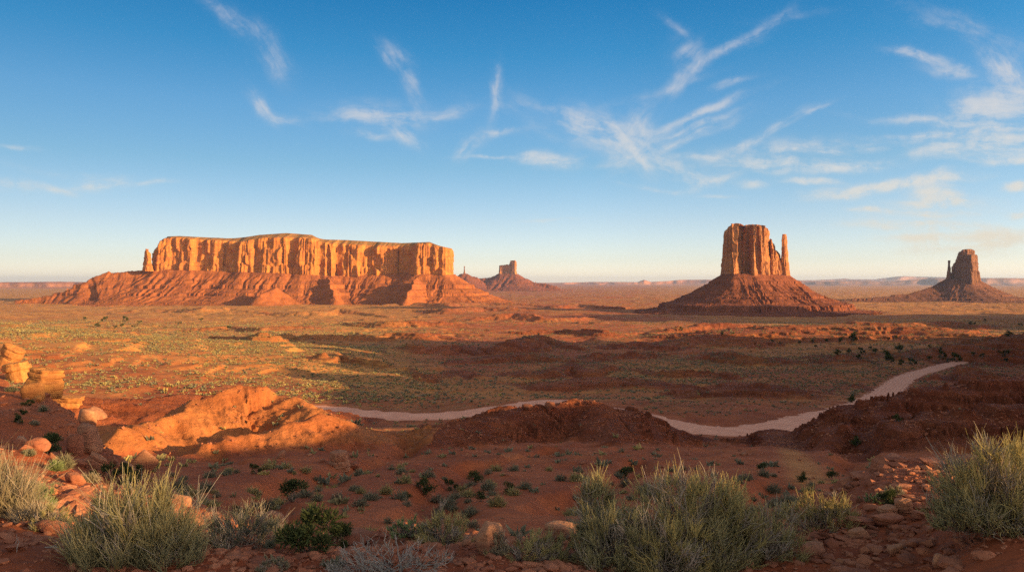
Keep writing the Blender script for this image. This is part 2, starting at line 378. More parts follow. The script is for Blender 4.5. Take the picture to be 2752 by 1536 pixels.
def low_ridge(x0, x1, D, h, slope=.3, n=6, seed=0):
    rs = np.random.RandomState(seed); xs = np.linspace(x0, x1, n); pts = []
    for i, x in enumerate(xs):
        d = D * (1 + .06 * rs.randn()); hh = h * (1 - .8 * abs(2 * i / (n - 1) - 1) ** 2) * (1 + .2 * rs.randn())
        dz = .077 * max(0, -(x - CX) / F * d - 40) * (160 < d < 700)
        pts.append((x, CY - F * (float(_base(np.log(d))) + hh + dz) / d, d))
    return (pts, slope, max(1.5, h * .6), h * .38, max(6., h * 3.2))
RIDGES += [low_ridge(*a, seed=i) for i, a in enumerate([
 (820,1080,430,4.5,.45),(1090,1330,400,3.5,.35),(1350,1650,470,5,.35),(1700,1980,430,5,.35),(1560,1800,640,6,.35),(1850,2150,560,6,.35),(2150,2420,640,6,.3),
 (1000,1300,700,7,.35),(1250,1560,820,8,.35),(1600,1900,860,8,.32),(640,980,760,8,.4),(950,1250,1050,9,.35),(1350,1700,1150,9,.3),(1750,2100,1250,10,.3),
 (100,420,1150,9,.3),(480,850,1350,10,.3),(900,1250,1500,11,.3),(1250,1600,1750,12,.3),(2350,2700,1350,10,.28),(700,1050,2100,14,.28),(1050,1450,2400,15,.26),(300,700,2300,13,.26),(1000,1500,3000,16,.22),(1450,1700,2900,14,.22),
 (2300,2560,330,4,.35),(2420,2700,430,5,.3)])]
ROAD_PX = [(640,1092),(760,1094),(880,1100),(1000,1108),(1100,1111),(1250,1108),(1400,1097),(1500,1090),(1620,1104),(1750,1124),(1880,1140),(2020,1142),(2140,1130),(2240,1112),(2330,1085),(2380,1058),(2410,1030),(2440,1010),(2490,996),(2540,981),(2585,973)]
_dd = np.exp(np.linspace(np.log(8.5), np.log(5000), 4000)); _pp = CY - F * _base(np.log(_dd)) / _dd
def inv_base(py):
    """distance at which the undisturbed ground shows at photo row py"""
    k = np.argmax(_pp < py); return _dd[k]
def resample(P_, step):
    P_ = np.array(P_, float)
    for _ in range(3):                                    # round the corners
        Q = np.empty((2 * len(P_) , P_.shape[1])); Q[0] = P_[0]; Q[-1] = P_[-1]
        Q[1:-1:2] = .75 * P_[:-1] + .25 * P_[1:]; Q[2:-1:2] = .25 * P_[:-1] + .75 * P_[1:]
        P_ = Q
    s = np.r_[0, np.cumsum(np.linalg.norm(np.diff(P_[:, :2], axis=0), axis=1))]
    t = np.linspace(0, s[-1], max(2, int(s[-1] / step)))
    return np.stack([np.interp(t, s, P_[:, i]) for i in range(P_.shape[1])], 1)
ROAD = resample([pt(px, py, inv_base(py)) for px, py in ROAD_PX], 2.0)
TRAIL = resample([pt(px, py, inv_base(py)) for px, py in [(2085,1160),(2100,1185),(2135,1215),(2150,1240),(2175,1262),(2180,1290)]], 1.5)
SPUR = resample([pt(px, py, inv_base(py)) for px, py in [(2515,1003),(2545,1016),(2560,1030),(2572,1042)]], 2.0)
ROAD_W, TRAIL_W, SPUR_W = 6.5, 1.1, 2.2
WASHES = [(resample([pt(px, py, inv_base(py)) for px, py in q], 3.), dep, wid) for q, dep, wid in [
 ([(1270,1165),(1130,1185),(1080,1215),(1010,1232),(880,1262),(820,1300)], 1.3, 3.2), ([(1480,1205),(1400,1235),(1290,1240),(1200,1290),(1150,1330),(1170,1390)], 1.0, 2.4),
 ([(1720,1240),(1690,1280),(1560,1320),(1500,1370)], .9, 2.2), ([(2180,1270),(2120,1300),(1990,1330),(1900,1370)], 1.1, 2.6), ([(2330,1190),(2280,1240),(2190,1275)], 1.2, 2.8), ([(640,1240),(560,1225),(470,1200)], .9, 2.5), ([(760,1290),(700,1340),(720,1400)], .8, 2.)]]
def near_line(X, Y, P_):
    """nearest distance to a polyline, with its z and arc length there"""
    best = np.full(X.shape, 1e9); z = np.zeros(X.shape); t = np.zeros(X.shape); s0 = 0.
    for a, b in zip(P_[:-1], P_[1:]):
        dx, dy = b[0] - a[0], b[1] - a[1]; l2 = dx * dx + dy * dy + 1e-9
        k = np.clip(((X - a[0]) * dx + (Y - a[1]) * dy) / l2, 0, 1)
        d = np.hypot(X - a[0] - k * dx, Y - a[1] - k * dy); l = math.sqrt(l2)
        m = d < best
        best = np.where(m, d, best); z = np.where(m, a[2] + k * (b[2] - a[2]), z); t = np.where(m, s0 + k * l, t); s0 += l
    return best, z, t
# the shelf of the slope on the left, a plane through these points
_sh = np.array([pt(px, py, D) for px, py, D in [(100,1386,7),(100,1207,12),(100,1117,18),(60,1035,25),(420,1265,16),(560,1350,13),(300,1125,20),(500,1395,8),(230,1085,22),(-250,960,27),(-300,1250,10),(690,1432,9.6),(330,1205,18.2),(600,1440,7.6),(250,1300,12.5),(0,1300,8)]])
_rk = lambda x, y: np.hypot(x[:, None] - _sh[None, :, 0], y[:, None] - _sh[None, :, 1])
_shc = np.linalg.solve(np.block([[_rk(_sh[:, 0], _sh[:, 1]), np.ones((len(_sh), 1))], [np.ones((1, len(_sh))), np.zeros((1, 1))]]), np.r_[_sh[:, 2], 0])
SHELF_EDGE = np.array([pt(px, py, D)[:2] for px, py, D in [(860,1490,6.),(740,1450,8.8),(640,1400,11.5),(560,1350,13.2),(420,1265,16),(330,1195,18.5),(290,1130,20.5),(230,1085,22.5),(110,1050,25.5),(-40,1000,27.5),(-500,900,33)]])
def shelf_side(X, Y):
    """> 0 on the shelf side of the edge, in metres"""
    best = np.full(X.shape, 1e9); sg = np.zeros(X.shape)
    for a, b in zip(SHELF_EDGE[:-1], SHELF_EDGE[1:]):
        dx, dy = b - a; l2 = dx * dx + dy * dy
        k = np.clip(((X - a[0]) * dx + (Y - a[1]) * dy) / l2, 0, 1)
        d = np.hypot(X - a[0] - k * dx, Y - a[1] - k * dy)
        c = dx * (Y - a[1]) - dy * (X - a[0])
        m = d < best; best = np.where(m, d, best); sg = np.where(m, np.sign(c), sg)
    return best * sg
def ground(X, Y, detail=True):
    X = np.asarray(X, float); Y = np.asarray(Y, float)
    shp = X.shape; X = X.ravel(); Y = Y.ravel()
    rr = np.hypot(X, Y); D = np.maximum(Y, .62 * rr)
    q = X / np.maximum(D, .5)                              # sideways position, -0.7 .. 0.7 in the picture
    lip = 1 + .10 * pn(q * 3.1, rr * 0 + 3, 3) + .05 * pn(q * 11, rr * 0 + 7, 4)
    lip = lip - .24 * sstep(.33, .52, q) - .05 * sstep(-.25, -.5, q)
    De = np.where(D < 20, D * (1 + (lip - 1) * (1 - sstep(10, 20, D))), D)
    H = _base(np.log(np.maximum(De, .61)))
    H = H + .16 * sstep(.42, .68, q) * (1 - sstep(8, 14, D)) + .22 * sstep(.50, .70, q) * (1 - sstep(4.1, 5.2, D))
    H = H + .077 * np.maximum(0, -X - 40) * sstep(160, 330, D) * (1 - sstep(610, 860, D + 60 * pn(X / 150, Y / 150, 9)))
    # left slope
    m = (rr < 60)
    if m.any():
        x, y = X[m], Y[m]
        s = shelf_side(x, y) + .9 * fbm(x / 3.5, y / 3.5, 3, 40) + .25 * pn(x / .8, y / .8, 44)
        zs = _rk(x, y) @ _shc[:-1] + _shc[-1]
        zs = np.clip(zs, -5.2, -1.75)
        w = sstep(-1.3, .8, s) * sstep(3.5, 7.5, np.hypot(x, y))
        H[m] = H[m] + (np.maximum(zs, H[m]) - H[m]) * w
    hill = np.zeros(X.shape)
    if detail is not None:
        for P_, slope, r0, ga, gl in RIDGES:
            C = np.array([pt(*c) for c in P_]); reach = 30 * r0 if C[0, 1] > 500 else 40 + 8 * r0
            m = (X > C[:, 0].min() - reach) & (X < C[:, 0].max() + reach) & (Y > C[:, 1].min() - reach) & (Y < C[:, 1].max() + reach)
            if not m.any(): continue
            x, y = X[m], Y[m]
            wx = x + gl * .35 * pn(x / gl, y / gl, 60); wy = y + gl * .35 * pn(x / gl, y / gl, 61)
            r, cz, t = near_line(wx, wy, C)
            cz = cz + ga * .35 * pn(t / (gl * .6), t * 0 + 5, 62) + ga * .2 * pn(t / (gl * .2), t * 0 + 5, 64)
            drop = slope * (np.sqrt(r * r + .16 * r0 * r0) - .4 * r0)
            gl_ = np.abs(pn(t / (gl * .45) + .25 * r / gl, r / (gl * 3), 63)) * 2 + 1.1 * np.abs(pn(t / (gl * .17) + .5 * r / gl, r / (gl * 1.5), 65)) + .6 * np.abs(pn(t / (gl * .07) + r / gl, r / (gl * .8), 66)) - .7
            z = cz - drop - ga * gl_ * np.clip(r / (gl * 1.2), 0, 1)
            h0 = H[m]; H[m] = smax(h0, z, r0 * .12)
            hill[m] = np.maximum(hill[m], sstep(-.3, .8, (z - h0) / (1 + .0))) 
    if detail:
        # rolling ground, badland ledges, then ever finer lumps; each only where it is far enough away to fit
        far1 = sstep(300, 700, D); far2 = sstep(110, 260, D); far3 = sstep(30, 80, D)
        H = H + 5.0 * far1 * (1 - .6 * sstep(5000, 15000, D)) * fbm(X / 420, Y / 420, 3, 10) * (1 - .6 * np.exp(-((X + 400) / 300) ** 2) * (D < 900))
        H = H + far2 * 4.2 * (ridged(X / 130, Y / 130, 3, 14) - 1.1) * (1 - .6 * sstep(4000, 9000, D)) * (.35 + .65 * sstep(-.15, .35, fbm(X / 500, Y / 500, 2, 17)))
        H = H + far3 * (.5 + .6 * sstep(150, 350, D)) * fbm(X / 30, Y / 30, 3, 20) + sstep(45, 75, D) * (1 - sstep(140, 220, D)) * .55 * (ridged(X / 11, Y / 11, 3, 21) - 1.25) + sstep(12, 30, D) * (.18 + .25 * sstep(150, 300, D)) * fbm(X / 8, Y / 8, 2, 24)
        H = H + 3.2 * sstep(1300, 1900, D) * (1 - sstep(4500, 7000, D)) * (ridged(X / 240, Y / 240, 3, 55) - 1.15)
        mm = D < 1500
        x, y, d = X[mm], Y[mm], D[mm]; hm = hill[mm]
        hh = (.055 + .20 * hm) * sstep(6, 14, d) * fbm(x / 2.2, y / 2.2, 2, 27) + .30 * hm * sstep(40, 70, d) * (ridged(x / 4.2, y / 4.2, 3, 28) - 1.2) * sstep(-.2, .3, pn(x / 14, y / 14, 29)) + .045 * fbm(x / 1.1, y / 1.1, 3, 30) * sstep(2, 5, d)
        hh = hh + .10 * hm * sstep(40, 70, d) * (ridged(x / 1.3, y / 1.3, 2, 38) - 1.0)
        nn = d < 135
        xx, yy = x[nn], y[nn]
        hh[nn] += .016 * ridged(xx / .45, yy / .45, 2, 33) + .010 * fbm(xx / .13, yy / .13, 2, 36)
        H[mm] += hh
        # ledges
        r3 = (X > 18) & (D < 135) & (hill > .05)
        step = np.where(r3, 1.5, np.where(D < 400, 1.6, 3.6)); k = sstep(-.15, .25, fbm(X / 160, Y / 160, 2, 50) + .55 * hill) * np.where(r3, .9 * sstep(.05, .5, hill), sstep(135, 210, D)) * (1 - sstep(3000, 6000, D))
        u = H / step + .5 * pn(X / 90, Y / 90, 52); fl = np.floor(u); f = u - fl
        H = H + .8 * k * step * ((fl + sstep(.30, .62, f)) - u)
    # dry washes cut into the flat
    if detail:
        for W_, dep, wid in WASHES:
            m = (X > W_[:, 0].min() - 12) & (X < W_[:, 0].max() + 12) & (Y > W_[:, 1].min() - 12) & (Y < W_[:, 1].max() + 12)
            if m.any():
                x, y = X[m], Y[m]; r, _, t = near_line(x + 1.6 * pn(x / 5, y / 5, 57), y + 1.6 * pn(x / 5, y / 5, 58), W_)
                H[m] -= dep * (1 + .5 * pn(t / 6, t * 0, 59)) * (1 - sstep(.25 * wid, wid, r)) * (.6 + .4 * sstep(wid, .2 * wid, r))
    H = H - 1.3 * sstep(.20, .25, q) * (1 - sstep(.40, .45, q)) * sstep(92, 112, D) * (1 - sstep(158, 174, D))   # a shallow fan below the road
    # the road is graded level across
    for L_, w_, cut in ((ROAD, ROAD_W, .03), (TRAIL, TRAIL_W, .12), (SPUR, SPUR_W, .03)):
        m = (X > L_[:, 0].min() - 30) & (X < L_[:, 0].max() + 30) & (Y > L_[:, 1].min() - 30) & (Y < L_[:, 1].max() + 30)
        if m.any():
            r, cz, t = near_line(X[m], Y[m], L_[::3])
            H[m] = H[m] + (cz - cut - H[m]) * (1 - sstep(w_ * 1.15, w_ * (2.6 if L_ is not TRAIL else 4), r))
    return H.reshape(shp), hill.reshape(shp)
def gz(x, y): return float(ground(np.array([x]), np.array([y]))[0][0])
# let the road follow the land, smoothly
for L_ in (ROAD, TRAIL, SPUR):
    z = ground(L_[:, 0], L_[:, 1], None)[0]
    k = 25 if len(L_) > 80 else 7
    L_[:, 2] = np.convolve(np.pad(z, k, mode='edge'), np.ones(2 * k + 1) / (2 * k + 1), 'valid')

def build_ground():
    th = np.concatenate([np.linspace(-math.pi, -.80, 60)[:-1], np.arctan(np.linspace(-math.tan(.80), math.tan(.80), GRID_T)), np.linspace(.80, math.pi, 60)[1:-1]])
    segs = [(.6, 2.4, 14), (2.4, 9, 210), (9, 15, 60), (15, 420, 640), (420, 5000, 470), (5000, 44000, 60)]
    r = np.concatenate([np.exp(np.linspace(np.log(a), np.log(b), int(n * GRID_R), endpoint=False)) for a, b, n in segs] + [[44000.]])
    T, Rr = np.meshgrid(th, r, indexing='ij')
    X, Y = Rr * np.sin(T), Rr * np.cos(T)
    H, hill = ground(X, Y)
    D = np.maximum(Y, .62 * Rr)
    px = CX + F * X / np.maximum(Y, 1); 
    # plant cover and soil colour; dark also puts near and relief shade into the colour
    n1 = fbm(X / 260, Y / 260, 4, 70); n2 = fbm(X / 45, Y / 45, 3, 74)
    veg = .55 + .55 * n1 + .35 * n2 - .8 * hill * (D < 1200)
    left = 1 - sstep(-.22, -.02, X / np.maximum(D, 1) + .06 * n2)
    veg = veg + .22 * left * sstep(200, 350, D)
    right = sstep(.10, .35, X / np.maximum(D, 1)) * sstep(380, 700, D)
    veg = veg + .32 * right
    veg = veg + .45 * sstep(1200, 2300, D)
    veg = veg - .45 * np.exp(-((X / np.maximum(D, 1) - .05) / .28) ** 2) * sstep(330, 520, D) * (1 - sstep(1300, 1700, D))
    tan = .10 + .45 * n2 * sstep(100, 300, D) + .72 * left * sstep(220, 420, D) + .12 * sstep(2000, 4000, D) + .45 * right + .30 * n1
    tan = np.where(hill > .3, tan - .3, tan)
    cen = np.exp(-((X / np.maximum(D, 1) - .02) / .22) ** 2) * sstep(150, 300, D) * (1 - sstep(380, 600, D))
    tan = tan + .35 * cen
    tan = np.where((X < -10) & (D > 70) & (D < 130) & (hill > .1), tan + .62 * hill, tan)
    tan = tan + .5 * (1 - sstep(.5, 2.2, near_line(X, Y, TRAIL[::4])[0]))
    far = sstep(60, 160, D)
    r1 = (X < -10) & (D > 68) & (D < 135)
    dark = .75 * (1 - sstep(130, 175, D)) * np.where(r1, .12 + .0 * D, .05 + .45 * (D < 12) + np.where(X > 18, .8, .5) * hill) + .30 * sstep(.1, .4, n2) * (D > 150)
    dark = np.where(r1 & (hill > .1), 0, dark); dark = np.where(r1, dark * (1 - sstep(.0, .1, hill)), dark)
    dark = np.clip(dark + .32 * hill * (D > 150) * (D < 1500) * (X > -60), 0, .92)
    V = np.stack([X, Y, H], -1).reshape(-1, 3)
    V = np.vstack([V, [[0, 0, -1.65]]])
    nt_, nr = T.shape
    fc = grid_faces(nt_, nr, wrap=True)[:, ::-1]
    i = np.arange(nt_); fan = np.stack([np.full(nt_, nt_ * nr), ((i + 1) % nt_) * nr, i * nr], -1)
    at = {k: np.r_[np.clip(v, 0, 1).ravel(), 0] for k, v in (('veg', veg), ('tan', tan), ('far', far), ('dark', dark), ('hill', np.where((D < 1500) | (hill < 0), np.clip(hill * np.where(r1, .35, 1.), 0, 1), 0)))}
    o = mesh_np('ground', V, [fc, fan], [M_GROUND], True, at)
    tag(o, kind='structure')
    return o
def strip(name, L_, w, lift, mat, wob=.12):
    d = np.gradient(L_[:, :2], axis=0); d /= np.linalg.norm(d, axis=1)[:, None]; nrm = np.stack([-d[:, 1], d[:, 0]], 1)
    us = np.linspace(-1, 1, 15); V = []
    s = np.arange(len(L_))
    for u in us:
        ww = w * (1 + wob * pn(s * .11, s * 0 + 3 * (u > 0), 80) + wob * .7 * pn(s * .45, s * 0 + 9 * (u > 0), 81))
        xy = L_[:, :2] + nrm * (u * ww)[:, None]
        rag = .10 + .16 * pn(s * .5, s * 0 + 5 * (u > 0), 82) + .10 * pn(s * .13, s * 0 + 7 * (u > 0), 83)
        V.append(np.c_[xy, L_[:, 2] + lift - np.maximum(rag, -.05) * 1.6 * sstep(.55, 1., abs(u)) + .05 * pn(s * .6, s * 0 + u * 4, 84)])
    V = np.stack(V, 0).reshape(-1, 3)
    return tag(mesh_np(name, V, grid_faces(15, len(L_))[:, ::-1], [mat], True, {'across': np.repeat(us, len(L_))}), kind='structure')
strip_skip = 1
GRID_T, GRID_R = 1150, 1.0
GROUND = build_ground()
print('ground', round(time.time() - T0, 1))
strip('road', ROAD, ROAD_W, .10, M_ROAD)

# ------------------------------------------------------------------ buttes and mesas
def closed(pts, step):
    """closed plan outline from (photo x, distance) points, evenly resampled"""
    P_ = np.array([((px - CX) / F * D, D) for px, D in pts]); P_ = np.vstack([P_, P_[:1]])
    s = np.r_[0, np.cumsum(np.linalg.norm(np.diff(P_, axis=0), axis=1))]
    t = np.linspace(0, s[-1], int(s[-1] / step), endpoint=False)
    return np.stack([np.interp(t, s, P_[:, 0]), np.interp(t, s, P_[:, 1])], 1)
def normals(Q):
    d = np.roll(Q, -2, 0) - np.roll(Q, 2, 0); d /= np.linalg.norm(d, axis=1)[:, None] + 1e-9
    n = np.stack([d[:, 1], -d[:, 0]], 1)
    a = np.sum(Q[:, 0] * np.roll(Q[:, 1], -1) - np.roll(Q[:, 0], -1) * Q[:, 1])
    return n if a > 0 else -n
def pxof(Q): return CX + F * Q[:, 0] / Q[:, 1]
def zrow(py, D): return (CY - py) / F * D
SLAB, FACE = .42, 1.0
def cliff(name, pts, top, base, mats, parent, s, step, nlev=44, flute=1., taper=.03, axis=None, plateau=None, seed=0, foot=.12, crown=.0):
    """A sheer wall swept round a plan outline. top / base: photo rows (tables over photo x, or numbers) read at the wall's own distance;
    plateau: rows of the ground behind the rim; s: size of the fluting in metres"""
    Q = closed(pts, step); n = normals(Q); px = pxof(Q); N_ = len(Q)
    if N_ > 40:
        k = 3; n = sum(np.roll(n, i, 0) for i in range(-k, k + 1)); n /= np.linalg.norm(n, axis=1)[:, None]
    tab = lambda v, x: np.full(len(x), float(v)) if isinstance(v, (int, float)) else np.interp(x, [p[0] for p in v], [p[1] for p in v])
    Dref = min(d for _, d in pts) if crown == -1 else None
    zt = zrow(tab(top, px), Q[:, 1] if Dref is None else Dref); zb = zrow(tab(base, px), Q[:, 1]) - .9 * s
    zt = np.maximum(zt + s * .10 * pn(px * .13, px * 0 + seed, seed + 2) * 2, zb + s)
    v = np.linspace(0, 1, nlev)
    Z = zb[:, None] + (zt - zb)[:, None] * v[None, :]
    X = np.repeat(Q[:, :1], nlev, 1); Y = np.repeat(Q[:, 1:], nlev, 1)
    # fluting: tall columns and slots that change slowly with height
    q = .30 * s * pn3(X / (1.1 * s), Y / (1.1 * s), Z / (1.6 * s), seed + 18)
    X0, Y0 = X, Y; X = X + q; Y = Y - q
    wz = Z / (7 * s)
    f = .85 * (1 - 2.6 * np.abs(pn3(X / s, Y / s, wz, seed + 11))) + .38 * (1 - 2.6 * np.abs(pn3(X / (s * .38), Y / (s * .38), Z / (3.2 * s), seed + 12)))
    f = f * (.18 + 1.1 * sstep(-.15, .30, pn3(X / (4.5 * s), Y / (4.5 * s), Z / (12 * s), seed + 17)))
    f = f + .16 * (1 - 2.6 * np.abs(pn3(X / (s * .14), Y / (s * .14), Z / (1.2 * s), seed + 13)))
    f = f + .9 * pn3(X / (2.5 * s), Y / (2.5 * s), Z / (3 * s), seed + 14)
    # slabs that have spalled off, with sharp curved edges
    sl = pn3(X0 / (1.25 * s), Y0 / (1.25 * s), Z / (3.4 * s), seed + 19) + .45 * pn3(X0 / (.5 * s), Y0 / (.5 * s), Z / (1.3 * s), seed + 20)
    sl = 2.6 * sl; fl = np.floor(sl); slab = (fl + sstep(.38, .62, sl - fl)) / 2.6
    # flat faces between sharp joints, in three storeys
    ds = np.linalg.norm(np.roll(Q, -1, 0) - Q, axis=1); tl = np.r_[0, np.cumsum(ds)[:-1]]; per = ds.sum(); rs = np.random.RandomState(seed + 400)
    def joints(gap, z_):
        k = max(6, int(per / gap)); pos = np.sort((np.arange(k) + rs.uniform(-.45, .45, k)) * per / k); val = rs.uniform(-1, 1, k)
        tt = (tl[:, None] + .10 * s * pn(z_ / (1.2 * s), z_ * 0 + tl[:, None] / (3 * s), seed + 401)) % per
        return np.interp(tt, np.r_[pos[-1] - per, pos, pos[0] + per], np.r_[val[-1], val, val[0]])
    b1 = .36 + .30 * pn(X0 / (1.6 * s), Y0 / (1.6 * s), seed + 402); b2 = .70 + .30 * pn(X0 / (1.2 * s), Y0 / (1.2 * s), seed + 403)
    vv = v[None, :]
    big = joints(1.5 * s, Z)
    m1, m2, m3 = joints(.55 * s, Z), joints(.5 * s, Z), joints(.6 * s, Z)
    w1 = sstep(-.012, .012, vv - b1); w2 = sstep(-.012, .012, vv - b2)
    mid = m1 * (1 - w1) + (m2 - .25) * w1 * (1 - w2) + (m3 - .5) * w2
    kn = max(5, int(per / (2.2 * s))); pos = rs.uniform(0, per, kn); dep = rs.uniform(.25, 1., kn); wid = s * rs.uniform(.03, .075, kn)
    notch = np.zeros(N_)
    for a_, d_, w_ in zip(pos, dep, wid):
        q = np.abs(tl - a_); q = np.minimum(q, per - q); notch = np.maximum(notch, d_ * np.clip(1 - q / w_, 0, 1) ** .6)
    face = .42 * big + .27 * mid + .13 * joints(.17 * s, Z) - .55 * notch[:, None] * sstep(1.0, .8, vv * np.where(rs.rand(N_) < 2, 1, 1)[:, None])
    led = .07 * np.round(3 * pn(Z / (s * .9), X * 0 + seed, seed + 15)) / 3
    top_in = -.16 * sstep(.93, 1., v)[None, :] * (1 + pn(X / s, Y / s, seed + 16))
    bot_out = foot * 4 * (1 - v[None, :]) ** 3
    X, Y = X0, Y0
    off = s * .14 * flute * (f - .25) + s * FACE * face + s * SLAB * slab - .30 * s + s * (led + top_in + bot_out) - taper * (Z - zb[:, None]) * 1.0
    X = X + n[:, :1] * off; Y = Y + n[:, 1:] * off
    verts = [np.stack([X, Y, Z], -1)]
    # top: rings from the rim in to the middle
    c = Q.mean(0)
    if axis is None: A = np.repeat(c[None], N_, 0)
    else:
        a, b = (np.array([(p[0] - CX) / F * p[1], p[1]]) for p in axis)
        k = np.clip(((Q - a) @ (b - a)) / np.dot(b - a, b - a), 0, 1); A = a + k[:, None] * (b - a)
    rim = verts[0][:, -1]
    ks = [.06, .16, .32, .6, 1.0]; rings = []
    for k in ks:
        xy = rim[:, :2] * (1 - k) + A * k
        z = rim[:, 2].copy()
        if plateau is not None:
            zp = zrow(tab(plateau, CX + F * xy[:, 0] / xy[:, 1]), np.minimum(xy[:, 1], Q[:, 1].min() + 420)); z = z + (np.maximum(zp, z - 25) - z) * min(1., k / .32)
        else: z = z + (np.percentile(z, 35) - z) * min(1., k * 1.3)
        z = z + s * .06 * k * fbm(xy[:, 0] / s, xy[:, 1] / s, 2, seed + 30)
        rings.append(np.c_[xy, z])
    Vt = np.concatenate([verts[0], np.stack(rings, 1)], 1)
    nv = nlev + len(ks)
    fc = grid_faces(N_, nv, wrap=True)
    iv = np.tile(np.arange(nv - 1), N_); mi = (iv >= nlev).astype(int) if len(mats) > 1 else np.zeros(len(fc), int)
    a = np.sum(Q[:, 0] * np.roll(Q[:, 1], -1) - np.roll(Q[:, 0], -1) * Q[:, 1])
    if a < 0: fc = fc[:, ::-1]
    o = mesh_np(name, Vt.reshape(-1, 3), fc, mats, True, mat_idx=mi, parent=parent)
    return o
def in_poly(X, Y, Q):
    r = np.zeros(X.shape, bool); j = len(Q) - 1
    for i in range(len(Q)):
        a, b = Q[i], Q[j]
        r ^= ((a[1] > Y) != (b[1] > Y)) & (X < (b[0] - a[0]) * (Y - a[1]) / (b[1] - a[1] + 1e-12) + a[0]); j = i
    return r
def talus(name, outline, base, rf, parent, mat, box, res, power=2., spurs=(), ledges=(), gul=1., s=20., seed=0, nblk=2600):
    """Rubble apron round a cliff foot: drops from the foot line to the plain, cut by gullies and stepped by ledges.
    outline: (photo x, distance) corners of the foot; base: photo rows of the foot; rf: reach / height; spurs: crest lines that carry the foot outwards"""
    x0, x1, d0, d1 = box; nu, nv = res
    tx = (np.linspace(x0, x1, nu) - CX) / F; Dv = np.exp(np.linspace(math.log(d0), math.log(d1), nv))
    Y = np.repeat(Dv[None], nu, 0); X = tx[:, None] * Dv[None]
    O = np.array([((px - CX) / F * D, D, zrow(np.interp(px, [b[0] for b in base], [b[1] for b in base]), D)) for px, D in outline]); O = np.vstack([O, O[:1]])
    wx = X + s * .5 * pn(X / (2 * s), Y / (2 * s), seed + 60); wy = Y + s * .5 * pn(X / (2 * s), Y / (2 * s), seed + 61)
    r, zc, t = near_line(wx, wy, O)
    ins = in_poly(wx, wy, O[:, :2]); r = np.where(ins, 0, r)
    g0, _ = ground(X, Y, False)
    def apron(r, zc, t, rf):
        h = np.maximum(zc - g0, 5.); q = np.clip(r / (rf * h), 0, 1)
        gl = np.abs(pn(t / (1.5 * s) + .06 * r / s, r / (9 * s), seed + 63)) + .55 * np.abs(pn(t / (.55 * s) + .1 * r / s, r / (6 * s), seed + 64)) + .3 * np.abs(pn(t / (.22 * s) + .15 * r / s, r / (3 * s), seed + 65))
        amt = gul * s * (gl - .3) * np.clip(q * 5, 0, 1) * (1 - q) ** .7
        return g0 + (h + 4) * (1 - q) ** power - 4 - amt
    z = apron(r, zc, t, rf)
    for P_, rf2, pw in spurs:
        C = np.array([pt(*c) for c in P_]); rr, cz, tt = near_line(wx, wy, C)
        cz = cz + s * .12 * pn(tt / (s * .5), tt * 0, seed + 70)
        h = np.maximum(cz - g0, 2.); q = np.clip(rr / (rf2 * h), 0, 1)
        gl = np.abs(pn(tt / (1.2 * s), rr / (6 * s), seed + 71)) - .2
        z = np.maximum(z, g0 + (h + 3) * (1 - q) ** pw - 3 - gul * s * .8 * gl * np.clip(q * 4, 0, 1) * (1 - q))
    z = z + .11 * s * gul * fbm(X / (.9 * s), Y / (.9 * s), 4, seed + 80) + .03 * s * gul * ridged(X / (.25 * s), Y / (.25 * s), 2, seed + 85) - .05 * s + .05 * s * gul * fbm(X / (.11 * s), Y / (.11 * s), 2, seed + 88)
    if ledges:
        zi, zo = [-400.], [-400.]
        for zl, hl in sorted(ledges):
            zi += [zl - hl * .9, zl - hl * .08, zl + hl * .08, zl + hl * .9]; zo += [zl - hl * .9, zl - hl * .5, zl + hl * .5, zl + hl * .9]
        zi.append(900.); zo.append(900.)
        k = sstep(-.3, .1, pn(X / (9 * s), Y / (9 * s), seed + 90) + .16)
        z = z + (np.interp(z, zi, zo) - z) * k
    z = np.where(ins, np.minimum(z, zc + .3 * s), z)
    V = np.stack([X, Y, z], -1).reshape(-1, 3); fc = grid_faces(nu, nv)
    keep = (z - ground(X, Y)[0] > -3.5).ravel()
    fc = fc[keep[fc].any(1)]
    used = np.zeros(len(V), bool); used[fc.ravel()] = True; idx = np.cumsum(used) - 1
    o = mesh_np(name, V[used], idx[fc], [mat], True, parent=parent)
    # fallen blocks strewn over the apron
    rs = np.random.RandomState(seed); Vb, Fb = ICO_LOW; W = V[used]
    k = rs.randint(len(W), size=nblk * 4); cl = pn(W[k, 0] / (3 * s), W[k, 1] / (3 * s), seed + 95) + .8 * rs.rand(len(k)); k = k[cl > .35][:nblk]
    sz = s * .05 * 3.6 ** (rs.rand(len(k)) ** 2.2)
    B = Vb[None] * (1 + .22 * rs.randn(len(k), len(Vb), 1)) * rs.uniform(.6, 1.3, (len(k), 1, 3)) * sz[:, None, None] + W[k][:, None] + np.stack([0 * sz, 0 * sz, .25 * sz], -1)[:, None]
    b = mesh_np('rubble', B.reshape(-1, 3), (Fb[None] + (np.arange(len(k)) * len(Vb))[:, None, None]).reshape(-1, 3), [mat], False)
    tag(b, kind='stuff'); b.parent = o
    return o

def _ico():
    import bmesh
    bm = bmesh.new(); bmesh.ops.create_icosphere(bm, subdivisions=1, radius=1.)
    v = np.array([q.co[:] for q in bm.verts]); f = np.array([[q.index for q in p.verts] for p in bm.faces]); bm.free(); return v, f
ICO_LOW = _ico()
